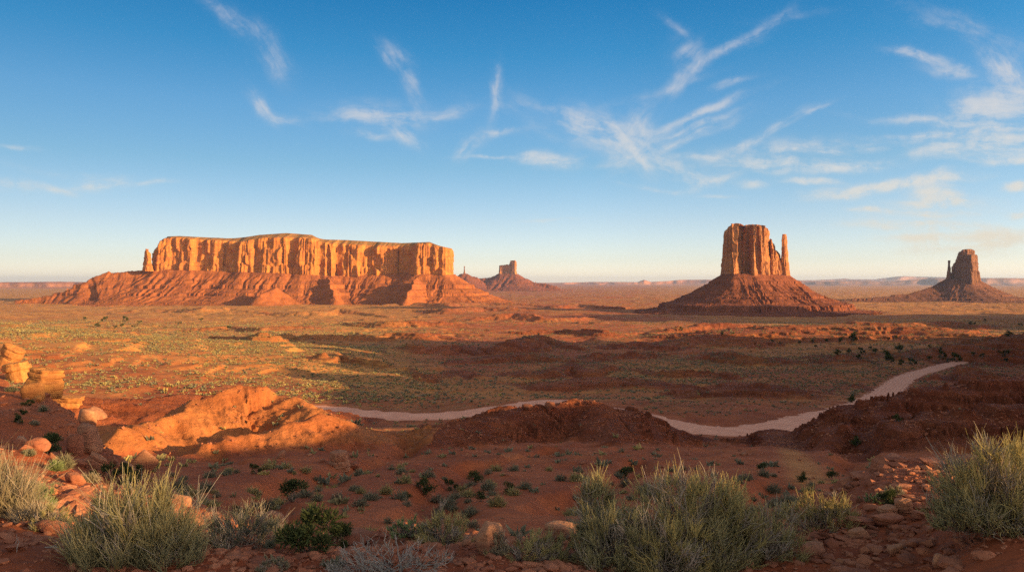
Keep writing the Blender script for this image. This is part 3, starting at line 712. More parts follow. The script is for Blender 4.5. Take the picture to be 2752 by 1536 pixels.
# ---- the long mesa on the left
mesa = empty('mesa', ((800 - CX) / F * 3600, 3600, -98))
tag(mesa, 'long flat-topped orange sandstone mesa on the left, sheer sunlit cliffs above a rubble slope', 'mesa')
MESA = [(408,3540),(424,3500),(470,3485),(515,3470),(520,3495),(560,3490),(610,3480),(632,3475),(640,3410),(655,3385),(675,3400),(700,3375),(762,3370),(774,3400),(786,3440),(796,3385),(812,3362),(850,3385),(862,3420),(874,3395),(882,3440),(890,3410),(908,3500),(960,3515),(1020,3510),(1030,3490),(1045,3510),(1080,3515),(1096,3500),(1104,3430),(1116,3360),(1132,3340),(1152,3350),(1158,3370),(1168,3340),(1200,3345),(1216,3380),(1221,3480),(1222,3700),(1210,3900),(1100,4100),(800,4150),(550,4050),(420,3800)]
MESA = [(px, 3480 + (d - 3480) * (.45 if d < 3600 else 1)) for px, d in MESA]
MTOP = [(404,684),(412,668),(424,650),(436,640),(470,637),(520,643),(600,647),(638,650),(700,638),(770,637),(840,641),(862,650),(900,655),(1000,661),(1080,661),(1110,654),(1160,653),(1166,661),(1205,664),(1225,672),(1240,684)]
MPLAT = [(430,636),(480,634),(600,640),(640,640),(700,631),(770,626),(838,631),(860,643),(930,645),(1080,653),(1155,650),(1164,660),(1206,662),(1240,690)]
MBASE = [(60,815),(380,722),(640,730),(800,736),(900,742),(1000,737),(1090,733),(1150,736),(1240,737)]
def unp(o, root):                       # parts carry world coordinates; keep them where they are under the root
    o.parent = root; o.matrix_parent_inverse = root.matrix_basis.inverted(); return o
from mathutils import Matrix
def setpar(o, root):
    o.parent = root; o.matrix_parent_inverse = Matrix.Translation(root.location).inverted(); return o
setpar(cliff('cliff', MESA, MTOP, MBASE, [M_CLIFF, M_TOP], None, 34., 4.2, 56, .8, .018, foot=.045, axis=((520,3760),(1120,3760)), plateau=MPLAT, seed=3), mesa)
setpar(cliff('pinnacle', [(383,3465),(391,3440),(402,3445),(407,3470),(398,3500),(386,3490)], [(383,676),(390,668),(401,669),(409,684)], 722, [M_CLIFF], None, 13., 1.6, 40, .55, .05, seed=5), mesa)
setpar(talus('talus_slope', MESA, MBASE, 2.45, None, M_TALUS, (40, 1420, 2850, 4300), (760, 300), 1.75,
    spurs=[([(400,724,3520),(345,728,3500),(300,733,3480),(292,728,3480),(250,744,3450),(232,757,3430),(205,764,3420),(170,783,3400),(110,798,3380),(40,806,3350)], 2.2, 1.5),
           ([(880,742,3400),(888,765,3300),(900,800,3150)], 1.1, 1.2), ([(1118,745,3330),(1105,770,3200),(1090,800,3100)], 1.3, 1.3), ([(745,770,3180),(700,790,3080)], 1.6, 1.4)],
    ledges=[(zrow(770,3400),16.), (zrow(790,3400),11.)], s=24., seed=100), mesa)

# ---- the butte with the thumb on its right
wb = empty('butte', ((2007 - CX) / F * 2360, 2360, -96))
tag(wb, 'red sandstone butte right of centre, blocky tower with a thin free-standing spire on its right', 'butte')
WB = [(1943,2385),(1944,2345),(1952,2318),(1962,2312),(1972,2280),(1977,2286),(1990,2332),(1996,2345),(2003,2328),(2012,2330),(2020,2306),(2026,2284),(2036,2292),(2040,2304),(2048,2290),(2058,2306),(2066,2318),(2072,2350),(2073,2400),(2055,2440),(2000,2455),(1955,2430)]
WTOP = [(1943,622),(1950,612),(1962,605),(1971,600),(1984,601),(1993,606),(2012,604),(2022,603),(2040,604),(2054,608),(2064,612),(2073,622)]
setpar(cliff('tower', WB, WTOP, 733, [M_CLIFF_RED], None, 15., 1.1, 96, .62, .012, seed=21), wb)
setpar(cliff('shoulder', [(2064,2372),(2070,2345),(2079,2338),(2090,2342),(2101,2352),(2106,2375),(2100,2400),(2075,2405)], [(2064,640),(2071,652),(2076,668),(2084,672),(2089,676),(2096,684),(2104,700)], 736, [M_CLIFF_RED], None, 9., 1.0, 60, .6, .02, seed=23), wb)
setpar(cliff('spire', [(2098,2370),(2101,2354),(2108,2350),(2115,2356),(2118,2372),(2113,2388),(2103,2388)], 629, 740, [M_CLIFF_RED], None, 6., .7, 70, .40, .022, seed=25, foot=.32), wb)
setpar(talus('talus_slope', [(1940,2385),(1944,2330),(1975,2285),(2030,2285),(2075,2320),(2118,2345),(2124,2375),(2110,2400),(2060,2445),(2000,2460),(1950,2430)], [(1930,735),(2070,736),(2130,741)], 2.75, None, M_TALUS_RED, (1560, 2480, 1950, 2850), (680, 330), 1.95,
    ledges=[(zrow(759,2330),7.), (zrow(799,2250),6.), (zrow(829,2150),17.), (zrow(845,2150),7.)], s=15., gul=1.15, seed=140), wb)

# ---- the butte at the right edge, thumb on its left
eb = empty('butte', ((2595 - CX) / F * 3860, 3860, -100))
tag(eb, 'hazy purple-brown butte at the right edge, blocky tower with a needle on its left', 'butte')
EB = [(2556,3920),(2562,3850),(2575,3815),(2590,3800),(2606,3790),(2614,3800),(2622,3850),(2628,3920),(2622,4000),(2590,4030),(2565,3990)]
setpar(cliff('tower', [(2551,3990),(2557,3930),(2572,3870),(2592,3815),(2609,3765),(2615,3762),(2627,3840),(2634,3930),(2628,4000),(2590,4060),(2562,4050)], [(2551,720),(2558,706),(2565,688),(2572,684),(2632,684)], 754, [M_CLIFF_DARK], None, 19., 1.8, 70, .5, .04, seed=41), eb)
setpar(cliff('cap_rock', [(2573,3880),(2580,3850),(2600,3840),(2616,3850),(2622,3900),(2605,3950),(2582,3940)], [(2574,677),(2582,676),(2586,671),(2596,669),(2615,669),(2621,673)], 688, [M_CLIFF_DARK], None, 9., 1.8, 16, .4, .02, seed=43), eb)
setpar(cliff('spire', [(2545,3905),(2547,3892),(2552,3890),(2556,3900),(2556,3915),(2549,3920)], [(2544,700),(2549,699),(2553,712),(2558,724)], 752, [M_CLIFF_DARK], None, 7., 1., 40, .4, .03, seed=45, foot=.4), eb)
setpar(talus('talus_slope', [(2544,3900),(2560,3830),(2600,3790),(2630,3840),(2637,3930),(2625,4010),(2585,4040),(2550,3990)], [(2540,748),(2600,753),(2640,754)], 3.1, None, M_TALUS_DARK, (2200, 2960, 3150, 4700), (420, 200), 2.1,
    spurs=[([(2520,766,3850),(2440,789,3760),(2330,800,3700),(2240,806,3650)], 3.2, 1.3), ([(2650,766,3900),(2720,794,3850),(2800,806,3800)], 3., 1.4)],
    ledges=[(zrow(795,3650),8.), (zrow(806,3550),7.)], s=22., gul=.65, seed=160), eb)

# ---- two small far buttes between them
fb = empty('butte', ((1362 - CX) / F * 9000, 9000, -106))
tag(fb, 'small distant castle-shaped butte near the middle of the horizon, tallest block on its right', 'butte')
setpar(cliff('tower', [(1340,9050),(1343,8960),(1352,8970),(1358,8950),(1370,8960),(1373,8930),(1384,8910),(1389,8960),(1388,9060),(1365,9100)], [(1340,713),(1344,712),(1350,713),(1351,716),(1354,711),(1358,713),(1360,710),(1371,712),(1373,700),(1387,699),(1389,702)], 735, [M_CLIFF_RED], None, 26., 2.6, 24, .45, .02, seed=51), fb)
setpar(talus('talus_slope', [(1338,9050),(1343,8950),(1385,8900),(1392,8960),(1390,9080),(1350,9090)], [(1330,735),(1400,736)], 3.2, None, M_TALUS_RED, (1210, 1540, 7900, 10200), (200, 90), 2.0,
    spurs=[([(1335,738,9000),(1318,744,9000),(1285,747,9000),(1262,752,9000)], 2.0, 1.2), ([(1400,742,9000),(1430,757,8900),(1490,766,8800)], 2.4, 1.2)], s=45., seed=180), fb)
sb = empty('butte', ((1248 - CX) / F * 8800, 8800, -106))
tag(sb, 'tiny distant butte with a single chimney, just past the right end of the long mesa', 'butte')
setpar(cliff('spire', [(1244,8810),(1246,8790),(1250,8790),(1252,8812),(1248,8825)], [(1243,720),(1246,715),(1249,715),(1252,720)], 736, [M_CLIFF_RED], None, 10., 2., 20, .4, .14, seed=55), sb)
setpar(talus('talus_slope', [(1240,8850),(1243,8780),(1254,8780),(1257,8850)], [(1235,735),(1260,735)], 2.6, None, M_TALUS_RED, (1180, 1340, 8100, 9600), (110, 70), 1.9,
    spurs=[([(1254,739,8800),(1270,741,8800),(1281,744,8790),(1292,752,8780)], 1.8, 1.2)], s=40., seed=190), sb)

# ------------------------------------------------------------------ far country
def mat_far(name, a, b):
    n = NT(name); p = n.pos()
    c = n.mix(n.rng(n.noise(n.map(p, (.0005, .0005, .02)), 1., 4), .4, .6), a, b)
    return n.done(c, n.bump(n.noise(p, .004, 4, .6), 60., .6))
M_FAR = mat_far('far_mesa_rock', (.44, .19, .10), (.33, .14, .085))
M_FAR2 = mat_far('far_hill_soil', (.30, .16, .11), (.24, .13, .10))
def range_(name, prof, D, depth, mat, s, seed, cliffy=.5):
    """a far tableland: skyline rows over photo x at distance D"""
    xs = np.arange(prof[0][0], prof[-1][0] + .1, 1.2); N_ = len(xs)
    sk = np.interp(xs, [p[0] for p in prof], [p[1] for p in prof]) + .35 * pn(xs / 14., xs * 0, seed) + .2 * pn(xs / 3., xs * 0, seed + 1)
    v = np.r_[np.linspace(0, .45, 10), np.linspace(.5, 1, 5)]
    V = []
    for q in v:
        rise = np.clip(q / .45, 0, 1); rise = (1 - cliffy) * rise + cliffy * sstep(.55, .9, rise)
        d = D - depth * (1 - q / .45) * .35 + s * (1 - np.clip(q / .45, 0, 1) * .5) * fbm(xs * D / F / s, xs * 0 + q * 1.5, 3, seed + 3) if q <= .45 else np.full(N_, D + depth * (q - .45))
        zt = zrow(sk, D); zb = -108.
        z = zb - 3 + (np.maximum(zt, zb) + 3 - zb) * rise
        V.append(np.stack([(xs - CX) / F * d, d, z], -1))
    V = np.stack(V, 1).reshape(-1, 3)
    return tag(mesh_np(name, V, grid_faces(N_, len(v)), [mat]), kind='structure')
range_('hills', [(-250,760),(-120,758),(60,757.5),(160,756.5),(225,757.5),(300,758),(420,760),(520,764)], 13000, 3500, M_FAR, 500., 201, .75)
range_('hills', [(1380,763),(1420,760),(1500,759.5),(1600,757),(1715,757.5),(1722,754),(1731,751.5),(1740,754),(1748,757),(1790,755),(1830,751.5),(1900,751),(1990,751),(2100,754),(2200,756),(2300,757.5),(2460,760)], 26000, 5000, M_FAR, 1500., 205, .6)
range_('hills', [(2040,761),(2150,757),(2260,755),(2300,754),(2380,756),(2410,754),(2470,750),(2500,747.5),(2530,749),(2560,749),(2640,747.5),(2700,746.5),(2760,747),(2900,749),(3000,756)], 22000, 5000, M_FAR2, 1300., 211, .5)
range_('hills', [(1960,758),(2100,753),(2200,752),(2270,748),(2290,750),(2350,750),(2400,744),(2430,741.5),(2460,743),(2520,744),(2600,746),(2800,748),(2950,756)], 36000, 5000, M_FAR2, 2000., 215, .3)

# ------------------------------------------------------------------ added unseen ridge, its crest shaped to shade the valley
# along the ridge: (s, how far its shadow reaches, height there)
OCC = [(-160,0,-4),(-60,0,-3),(-30,0,-1.5),(0,-4,-1.2),(3.5,-4,-1.4),(5,-1,-1.72),(6.3,1,-1.72),(7.1,1,-2.0),(7.7,1,-2.5),(8.2,0,-2.65),(8.7,-2,-1.5),(9.6,-8,-1.2),(11,-14,-2.0),(13.5,-18,-2.8),(16,-25,-3.75),(25,-30,-7.2),(45,-40,-13.),(52,-49,-15),(62,-50,-16.6),(72,-50,-18),(80,-52,-18.3),(88,-55,-18.5),(105,-50,-20),(122,-40,-22.3),(135,-50,-26),(157,-95,-32),
 (220,-160,-41),(281,-200,-47),(361,-260,-56),(400,-320,-60),(480,-420,-70),(600,-650,-92),(720,-950,-100),(830,-800,-100),(900,-450,-95),(960,-100,-83),(1100,250,-86),(1500,300,-95),(1680,-250,-92),(1950,-650,-97),(2150,-550,-97),(2300,0,-97),(2450,380,-98),(2560,500,-98),(2700,700,-98)]
def occluder():
    s = np.concatenate([np.linspace(-160, 420, 420), np.linspace(422, 2700, 420)])
    u0 = np.maximum(60 + .36 * s, 55)
    zt = np.interp(s, [o[0] for o in OCC], [o[2] + (max(60 + .36 * o[0], 55) - o[1]) * math.tan(R(SUN_EL)) for o in OCC]) + np.where(s > 300, 36., np.where(s > 130, 4., np.where(s > 20, .5, .12))) * (pn(s / np.where(s > 300, 70., np.where(s > 130, 22., 6.)), s * 0, 301) + .5 * pn(s / np.where(s > 300, 22., np.where(s > 130, 8., 2.5)), s * 0, 302))
    V = []
    for k in (-1.4, -.7, -.3, -.08, 0, .5, 1.2, 2.2):
        hgt = zt + 112.
        u = u0 + k * np.where(s > 350, 70., 14.) * np.clip(np.abs(s) / 60 + .5, .5, 1)
        x, y = sp[0] * s + sa[0] * u, sp[1] * s + sa[1] * u
        gr, _ = ground(x, y, False)
        w = 1 - sstep(0, 1.4, abs(k)) if k < 0 else 1 - .9 * sstep(.3, 2.2, k)
        z = gr - 4 + np.maximum(zt - gr + 4, 0) * w
        V.append(np.stack([x, y, z], -1))
    V = np.stack(V, 1).reshape(-1, 3)
    o = mesh_np('hills', V, grid_faces(len(s), 8)[:, ::-1], [M_TALUS_RED])  # unseen ridge added for the shade it casts
    return tag(o, kind='structure')
occluder()
print('buttes', round(time.time() - T0, 1))
# ------------------------------------------------------------------ where a photo point meets the ground
_hd = np.exp(np.linspace(math.log(2.6), math.log(3500), 1700))
def hits(pts, dmin=0.):
    pts = np.array(pts, float); out = []
    for i in range(0, len(pts), 60):
        p = pts[i:i + 60]
        X = (p[:, :1] - CX) / F * _hd[None]; Y = np.repeat(_hd[None], len(p), 0)
        z = (CY - p[:, 1:2]) / F * _hd[None]
        g = ground(X, Y)[0]
        k = np.argmax((g >= z) & (_hd[None] >= dmin), 1); k = np.where(k == 0, len(_hd) - 1, k)
        for j in range(len(p)): out.append((X[j, k[j]], Y[j, k[j]], g[j, k[j]]))
    return out

# ------------------------------------------------------------------ rock
def mat_boulder(name, a, b, c_):
    n = NT(name); p = n.pos(); ob = n.obj()
    oi = n.N.new('ShaderNodeObjectInfo').outputs['Random']
    st = n.noise(n.map(ob, (1.2, 1.2, 9.)), 1.6, 4, .6); bl = n.noise(ob, 2.2, 5, .6); gr = n.noise(ob, 28., 4, .7)
    c = n.mix(n.rng(bl, .35, .65), a, b)
    c = n.mix(n.math('MULTIPLY', n.rng(st, .48, .66), .6), c, c_)
    c = n.mix(n.rng(gr, .45, .75, 0, .3), c, c_)
    c = n.mix(n.rng(oi, 0, 1, 0, .35), c, c_)
    h = n.math('MULTIPLY_ADD', gr, .02, n.math('MULTIPLY_ADD', st, .06, n.math('MULTIPLY', bl, .07)))
    return n.done(c, n.bump(h, 1., .9))
M_BOULDER = mat_boulder('tan_sandstone', (.44, .225, .125), (.34, .15, .085), (.20, .08, .05))
M_YELLOW = mat_boulder('yellow_sandstone', (.50, .24, .07), (.36, .15, .05), (.20, .075, .035))
M_STONE = mat_boulder('red_stone', (.38, .16, .09), (.28, .10, .055), (.16, .055, .035))
def ico(n):
    import bmesh
    bm = bmesh.new(); bmesh.ops.create_icosphere(bm, subdivisions=n, radius=1.)
    V = np.array([v.co[:] for v in bm.verts]); Fc = np.array([[v.index for v in f.verts] for f in bm.faces]); bm.free(); return V, Fc
ICO = {k: ico(k) for k in (1, 2, 3, 4, 5)}
def rock_shape(dims, seed, res=4, facets=15, rough=.05, layers=0., soft=.05):
    """angular block: a ball cut by random planes, then weathered"""
    rs = np.random.RandomState(seed); Dn, Fc = ICO[res]
    nrm = rs.randn(facets, 3); nrm /= np.linalg.norm(nrm, axis=1)[:, None]
    nrm = np.vstack([nrm, [[0, 0, 1], [0, 0, -1]]]); d = np.r_[rs.uniform(.62, 1., facets), .72, .75]
    dot = Dn @ nrm.T
    inv = np.where(dot > 1e-3, dot / d, 0)
    r = 1 / (np.sum(inv ** (1 / soft), 1) ** soft)
    V = Dn * np.minimum(r, 1.35)[:, None]
    V /= np.abs(V).max(0)
    sc_ = np.array(dims) / 2; s = float(np.min(sc_)) * 2
    nz = rough * (2.2 * pn3(V[:, 0] * 1.7, V[:, 1] * 1.7, V[:, 2] * 1.7, seed) + pn3(V[:, 0] * 5, V[:, 1] * 5, V[:, 2] * 5, seed + 1) + .5 * pn3(V[:, 0] * 13, V[:, 1] * 13, V[:, 2] * 13, seed + 2))
    if layers: nz = nz + layers * np.round(2.5 * pn(V[:, 2] * 5 + .3 * V[:, 0], V[:, 0] * 0 + seed, seed + 3)) / 2.5
    V = V * (1 + nz)[:, None]
    return V * sc_, Fc
def strata_block(dims, seed, layers=4, rough=.05):
    """angular block of bedded sandstone: a many-cornered plan that steps in and out from bed to bed"""
    rs = np.random.RandomState(seed); nu, nv = 96, 14 * layers; th = np.linspace(0, 2 * np.pi, nu, endpoint=False); v = np.linspace(0, 1, nv)
    def plan():
        k = rs.randint(6, 9); a = np.sort(np.arange(k) * 2 * np.pi / k + rs.uniform(-.35, .35, k)); d = rs.uniform(.68, 1., k)
        return np.min(np.where(np.cos(th[:, None] - a) > .05, d / np.maximum(np.cos(th[:, None] - a), .05), 9), 1).clip(0, 1.25)
    base = plan(); R_ = np.zeros((nu, nv)); edges = np.r_[0, np.sort(rs.uniform(.15, .9, layers - 1)), 1.001]
    for i in range(layers):
        p_ = .72 * base + .28 * plan(); sc_ = rs.uniform(.80, 1.04); m = (v >= edges[i]) & (v < edges[i + 1]); q = (v[m] - edges[i]) / (edges[i + 1] - edges[i])
        R_[:, m] = p_[:, None] * sc_ * (1 - .13 * np.abs(2 * q - 1) ** 6)[None]
    X = R_ * np.cos(th)[:, None]; Y = R_ * np.sin(th)[:, None]; Z = np.repeat(v[None] * 2 - 1, nu, 0)
    nz = rough * (1.6 * pn3(X * 2, Y * 2, Z * 2, seed) + .9 * pn3(X * 6, Y * 6, Z * 6, seed + 1) + .5 * pn3(X * 15, Y * 15, Z * 15, seed + 2))
    X = X * (1 + nz); Y = Y * (1 + nz); Z = Z + nz * .8 + .10 * X * rs.uniform(-1, 1)
    V = np.stack([X, Y, Z], -1)
    top = [V[:, -1] * [k, k, 1] + [0, 0, .05 * (1 - k)] for k in (.7, .35, .02)]
    V = np.concatenate([V, np.stack(top, 1)], 1); Fc = grid_faces(nu, nv + 3, wrap=True)
    return V.reshape(-1, 3) * (np.array(dims) / 2), Fc
def rotz(V, a): c, s = math.cos(a), math.sin(a); return np.c_[V[:, 0] * c - V[:, 1] * s, V[:, 0] * s + V[:, 1] * c, V[:, 2]]
def roty(V, a): c, s = math.cos(a), math.sin(a); return np.c_[V[:, 0] * c + V[:, 2] * s, V[:, 1], -V[:, 0] * s + V[:, 2] * c]
def rotx(V, a): c, s = math.cos(a), math.sin(a); return np.c_[V[:, 0], V[:, 1] * c - V[:, 2] * s, V[:, 1] * s + V[:, 2] * c]
ROCKS = [
 # name, photo x, photo y of its foot, width px, height px, depth/width, tilt deg (clockwise in the picture), yaw, seed, label, options
 ('boulder',102,1055,96,58,.8,8,.2,11,'big sunlit yellow-orange block with a notched front on top of the left slope',dict(mat='b',layers=.07,rough=.11,soft=.025,facets=26,bed=1)),
 ('boulder',34,1028,74,48,.9,-14,.9,12,'sunlit cracked slab tower at the left edge, behind the big yellow block',dict(mat='b',layers=.07,rough=.13,soft=.025,facets=26,bed=1)),
 ('boulder',12,985,70,50,.9,25,.4,13,'leaning sunlit slab highest on the left slope',dict(mat='b',rough=.11,soft=.025,facets=26,bed=1)),
 ('boulder',76,1074,62,46,.8,0,1.4,14,'rounded brown boulder tucked under the big yellow block',dict(mat='b',soft=.2,rough=.03)),
 ('boulder',165,1092,86,22,.8,4,.3,15,'low flat sunlit ledge rock just right of the big yellow block',dict(mat='b',bed=1)),
 ('boulder',98,1080,26,14,.8,0,.3,16,'fist-shaped pale stone between the brown boulder and the ledge rock',dict(mat='b',res=3)),
 ('slab',247,1124,76,20,.9,27,.3,17,'long tilted slab lying across the boulders on the shoulder of the left slope',dict(mat='b',facets=8)),
 ('boulder',232,1150,66,46,.9,6,.7,18,'smooth rounded boulder directly under the long tilted slab',dict(mat='b',soft=.18,rough=.03)),
 ('boulder',222,1215,92,68,.9,8,.3,19,'large overhanging block with a hollow right face in the middle of the left slope',dict(mat='b',rough=.10)),
 ('boulder',192,1222,52,50,.8,-10,1.1,20,'brown wedge rock leaning on the overhanging block',dict(mat='s')),
 ('boulder',92,1205,66,28,.8,6,.2,21,'oblong brown boulder on the left slope, beside the round juniper',dict(mat='s',soft=.14,rough=.04)),
 ('slab',52,1192,44,12,.8,20,.2,22,'thin pale slab at the left end of the oblong boulder',dict(mat='b',facets=8,res=3)),
 ('slab',248,1262,58,36,.5,30,.5,23,'triangular pale-faced slab propped on the red bank below the overhanging block',dict(mat='b',facets=9,bed=1)),
 ('slab',378,1282,66,66,.35,38,.4,24,'tall pointed brown slab standing on edge beside the low junipers',dict(mat='b',facets=8,rough=.03)),
 ('slab',192,1298,62,22,.7,12,.3,25,'low red block lying in rubble below the round juniper',dict(mat='s')),
 ('slab',444,1338,66,14,.6,16,.3,26,'thin slab on the slope above the flat sliding slab',dict(mat='s',facets=8)),
 ('slab',488,1358,72,20,.6,20,.35,27,'flat brown slab sliding down the slope behind the big left bush',dict(mat='b',facets=8)),
 ('slab',205,1253,50,14,.7,22,.2,28,'narrow slab below the overhanging block',dict(mat='s',facets=8,res=3)),
 ('boulder',905,1262,72,40,.9,-3,.3,31,'balanced sunlit orange rock at the foot of the orange ridge',dict(mat='b',rough=.09,soft=.12,layers=.08,bed=1)),
 ('boulder',950,1268,32,20,.9,6,.5,32,'small dark rock lying right of the balanced orange rock',dict(mat='s')),
 ('boulder',752,1232,26,20,.9,6,.5,33,'small sunlit orange stone below the orange ridge',dict(mat='b',res=3)),
 ('boulder',1311,1492,94,76,.8,6,.6,34,'pinkish angular boulder between the golden bush and the yellow-tipped bush',dict(mat='b',facets=10,rough=.03)),
 ('boulder',1250,1470,34,18,.9,0,.3,35,'small smooth stone against the left side of the pinkish boulder',dict(mat='b',soft=.16,res=3)),
 ('boulder',1512,1462,120,46,.8,3,.4,36,'low pale boulder behind the yellow-tipped bush, left of the biggest bush',dict(mat='b',rough=.03,soft=.1)),
 ('slab',2182,1494,124,28,.7,4,.2,37,'long flat tan slab on the soil right of the biggest bush',dict(mat='b',facets=9,rough=.05)),
 ('boulder',2195,1464,20,10,.9,0,.3,38,'knob-like stone behind the long flat tan slab',dict(mat='b',res=3)),
 ('boulder',2438,1385,60,34,.8,-6,.4,39,'sunlit pale orange rock knob on the right ledge',dict(mat='b',rough=.08,layers=.08,bed=1)),
 ('boulder',2398,1392,64,24,.8,-12,.7,40,'rough brown rock left of the sunlit rock knob',dict(mat='b',rough=.08,layers=.08,bed=1)),
 ('slab',2486,1396,56,14,.8,10,.3,41,'sunlit layered shelf of rock right of the rock knob',dict(mat='s',layers=.1,bed=1)),
 ('slab',2400,1412,96,18,.7,-4,.2,42,'sunlit orange layered shelf below the rock knob',dict(mat='s',layers=.12,rough=.09,bed=1)),
 ('slab',2325,1420,86,16,.7,4,.3,43,'crumbling sunlit ledge piece in the middle of the right ledge',dict(mat='s',layers=.12,rough=.09,bed=1)),
 ('slab',2252,1420,44,20,.7,12,.3,44,'bright orange ledge tip next to the second golden bush',dict(mat='s',layers=.10,rough=.09,bed=1)),
 ('slab',2318,1452,66,22,.8,-6,.3,45,'tan tilted slab half buried below the right ledge',dict(mat='b',facets=9)),
 ('slab',2420,1490,60,20,.8,-18,.3,46,'wedge of brown rock on the soil below the right ledge',dict(mat='b',facets=9)),
 ('boulder',2530,1525,48,30,.9,6,.3,47,'rounded stone near the bottom of the picture below the right bush',dict(mat='b',soft=.16)),
 ('slab',2462,1470,48,14,.8,4,.3,48,'flat stone in the rubble below the right ledge',dict(mat='s',facets=9,res=3)),
 ('boulder',2262,1518,26,14,.9,0,.3,49,'small tan stone below the long flat slab',dict(mat='b',res=3)),
 ('slab',730,1418,70,36,.8,14,.3,50,'smooth brown rock face showing between the grey sagebrush and the upright green shrub',dict(mat='b',soft=.14)),
 ('slab',930,1470,150,26,.8,-3,.2,51,'long low red rock shelf above the bare grey bush',dict(mat='s',layers=.08)),
 ('slab',120,1432,110,24,.8,12,.2,52,'rounded red soil-covered rock at the foot of the far-left bushes',dict(mat='s',soft=.14)),
 ('boulder',1420,1106,40,16,.9,0,.3,53,'rock outcrop on the skyline of the dark red hill, in front of the road',dict(mat='s',layers=.08)),
 ('boulder',1475,1104,36,20,.9,4,.3,54,'second rock outcrop on the skyline of the dark red hill',dict(mat='s',layers=.08)),
]
def build_rocks():
    H = hits([(r[1], r[2]) for r in ROCKS])
    for (nm, px, py, w, h, dep, tilt, yaw, seed, label, o), (x, y, z) in zip(ROCKS, H):
        k = y / F; o = dict(o); m = M_BOULDER if o.pop('mat') == 'b' else M_STONE
        if seed < 17: m = M_YELLOW
        if o.pop('bed', 0): V, Fc = strata_block((w * k, w * k * dep, h * k * 1.35), seed, 3 + seed % 3)
        else: V, Fc = rock_shape((w * k * .95, w * k * dep * .95, h * k * 1.3), seed, o.pop('res', 4), **o)
        V = roty(V, R(tilt)); V = rotz(V, yaw * .3)
        ob = mesh_np(nm, V, Fc, [m], True)
        ob.location = (x, y + w * k * dep * .35, z + h * k * .38)
        tag(ob, label, 'rock')
build_rocks()
def scatter_stones():
    rs = np.random.RandomState(77)
    protos = []
    for i in range(10):
        V, Fc = rock_shape((1, rs.uniform(.6, .95), rs.uniform(.28, .6)), 500 + i, 3, facets=12, rough=.05, soft=.02)
        protos.append(mesh_np('stone', V, Fc, [M_STONE if i % 4 else M_BOULDER], True, link=False))
    # zone: photo-free picks on the soil, straight in metres
    n = 0
    zones = [
     (70, lambda: (rs.uniform(1.5, 4.6), rs.uniform(4.0, 6.2)), (.03, .13), 'small reddish stone lying loose on the bare soil at the bottom right', 'loose stones on the soil at the bottom right', lambda x, y: .18 < x / y < .72),
     (30, lambda: (rs.uniform(-3.2, -1.0), rs.uniform(3.8, 6.0)), (.02, .08), 'small reddish stone lying loose on the bare soil at the bottom left', 'loose stones on the soil at the bottom left', lambda x, y: -.72 < x / y < -.22),
     (30, lambda: (rs.uniform(-1.2, 1.0), rs.uniform(3.9, 5.4)), (.02, .09), 'small reddish stone on the soil among the middle bushes', 'loose stones among the middle bushes', lambda x, y: True),
     (45, lambda: (rs.uniform(-14, -3.), rs.uniform(7.5, 21)), (.05, .30), 'loose red stone scattered on the bare left slope', 'loose stones on the left slope', lambda x, y: -.72 < x / y < -.30),
     (70, lambda: (rs.uniform(-38, 38), rs.uniform(60, 118)), (.25, .9), 'small rock lying on the red hills in the middle distance', 'rocks on the red hills in the middle distance', lambda x, y: abs(x / y) < .68),
    ]
    for cnt, pick, (s0, s1), label, group, ok in zones:
        k = 0; tries = 0; pts = []
        while k < cnt and tries < 4000:
            tries += 1; x, y = pick()
            if ok(x, y): pts.append((x, y)); k += 1
        P_ = np.array(pts); g = ground(P_[:, 0], P_[:, 1])[0]
        for (x, y), z in zip(pts, g):
            o = bpy.data.objects.new('stone', protos[rs.randint(10)]); COL.objects.link(o)
            s = s0 * (s1 / s0) ** (rs.rand() ** 1.6)
            o.scale = (s, s, s * rs.uniform(.7, 1.1)); o.rotation_euler = (rs.uniform(-.35, .35), rs.uniform(-.35, .35), rs.uniform(0, 6.28)); o.location = (x, y, z + s * .1)
            tag(o, label, 'stone', group); n += 1
    k = rs.randint(len(SHELF_EDGE) - 4, size=95); f = rs.rand(95)[:, None]
    E_ = SHELF_EDGE[k] * (1 - f) + SHELF_EDGE[k + 1] * f + rs.randn(95, 2) * [1.1, 1.1] + [.5, .0]
    E_ = E_[(E_[:, 1] > 7.5)]
    for (x, y), z in zip(E_, ground(E_[:, 0], E_[:, 1])[0]):
        o = bpy.data.objects.new('stone', protos[rs.randint(10)]); COL.objects.link(o)
        s = rs.uniform(.14, .6) * min(1., y / 13)
        o.scale = (s, s * .8, s * .7); o.rotation_euler = (rs.uniform(-.5, .5), rs.uniform(.1, .8), rs.uniform(-.6, .6)); o.location = (x, y, z + s * .08)
        tag(o, 'angular rock slab spilling over the crumbling edge of the left slope', 'stone', 'slabs on the edge of the left slope')
    # gravel: chips nobody would count
    V0, F0 = ICO[1]; N_ = 16000
    a = rs.uniform(-.75, .75, N_); d = 3.4 * (8.5 / 3.4) ** rs.rand(N_); x = a * d; y = d
    xs = rs.uniform(-16, -2.5, 3000); ys = rs.uniform(7, 24, 3000); m = (xs / ys > -.75) & (xs / ys < -.2)
    x = np.r_[x, xs[m]]; y = np.r_[y, ys[m]]
    cl = fbm(x / .6, y / .6, 2, 88) * .6 + rs.rand(len(x)) * .5; k = cl > .12; x, y = x[k], y[k]
    z = ground(x, y)[0]; n_ = len(x)
    s = np.where(y > 7, 2.6, 1.) * .008 * (3.2 ** (rs.rand(n_) ** 2 * 1.6))
    ax = rs.uniform(.6, 1.4, (n_, 3)) * [1, 1, .5]
    J = 1 + .25 * rs.randn(n_, len(V0), 1)
    V = V0[None] * J * ax[:, None] * s[:, None, None]
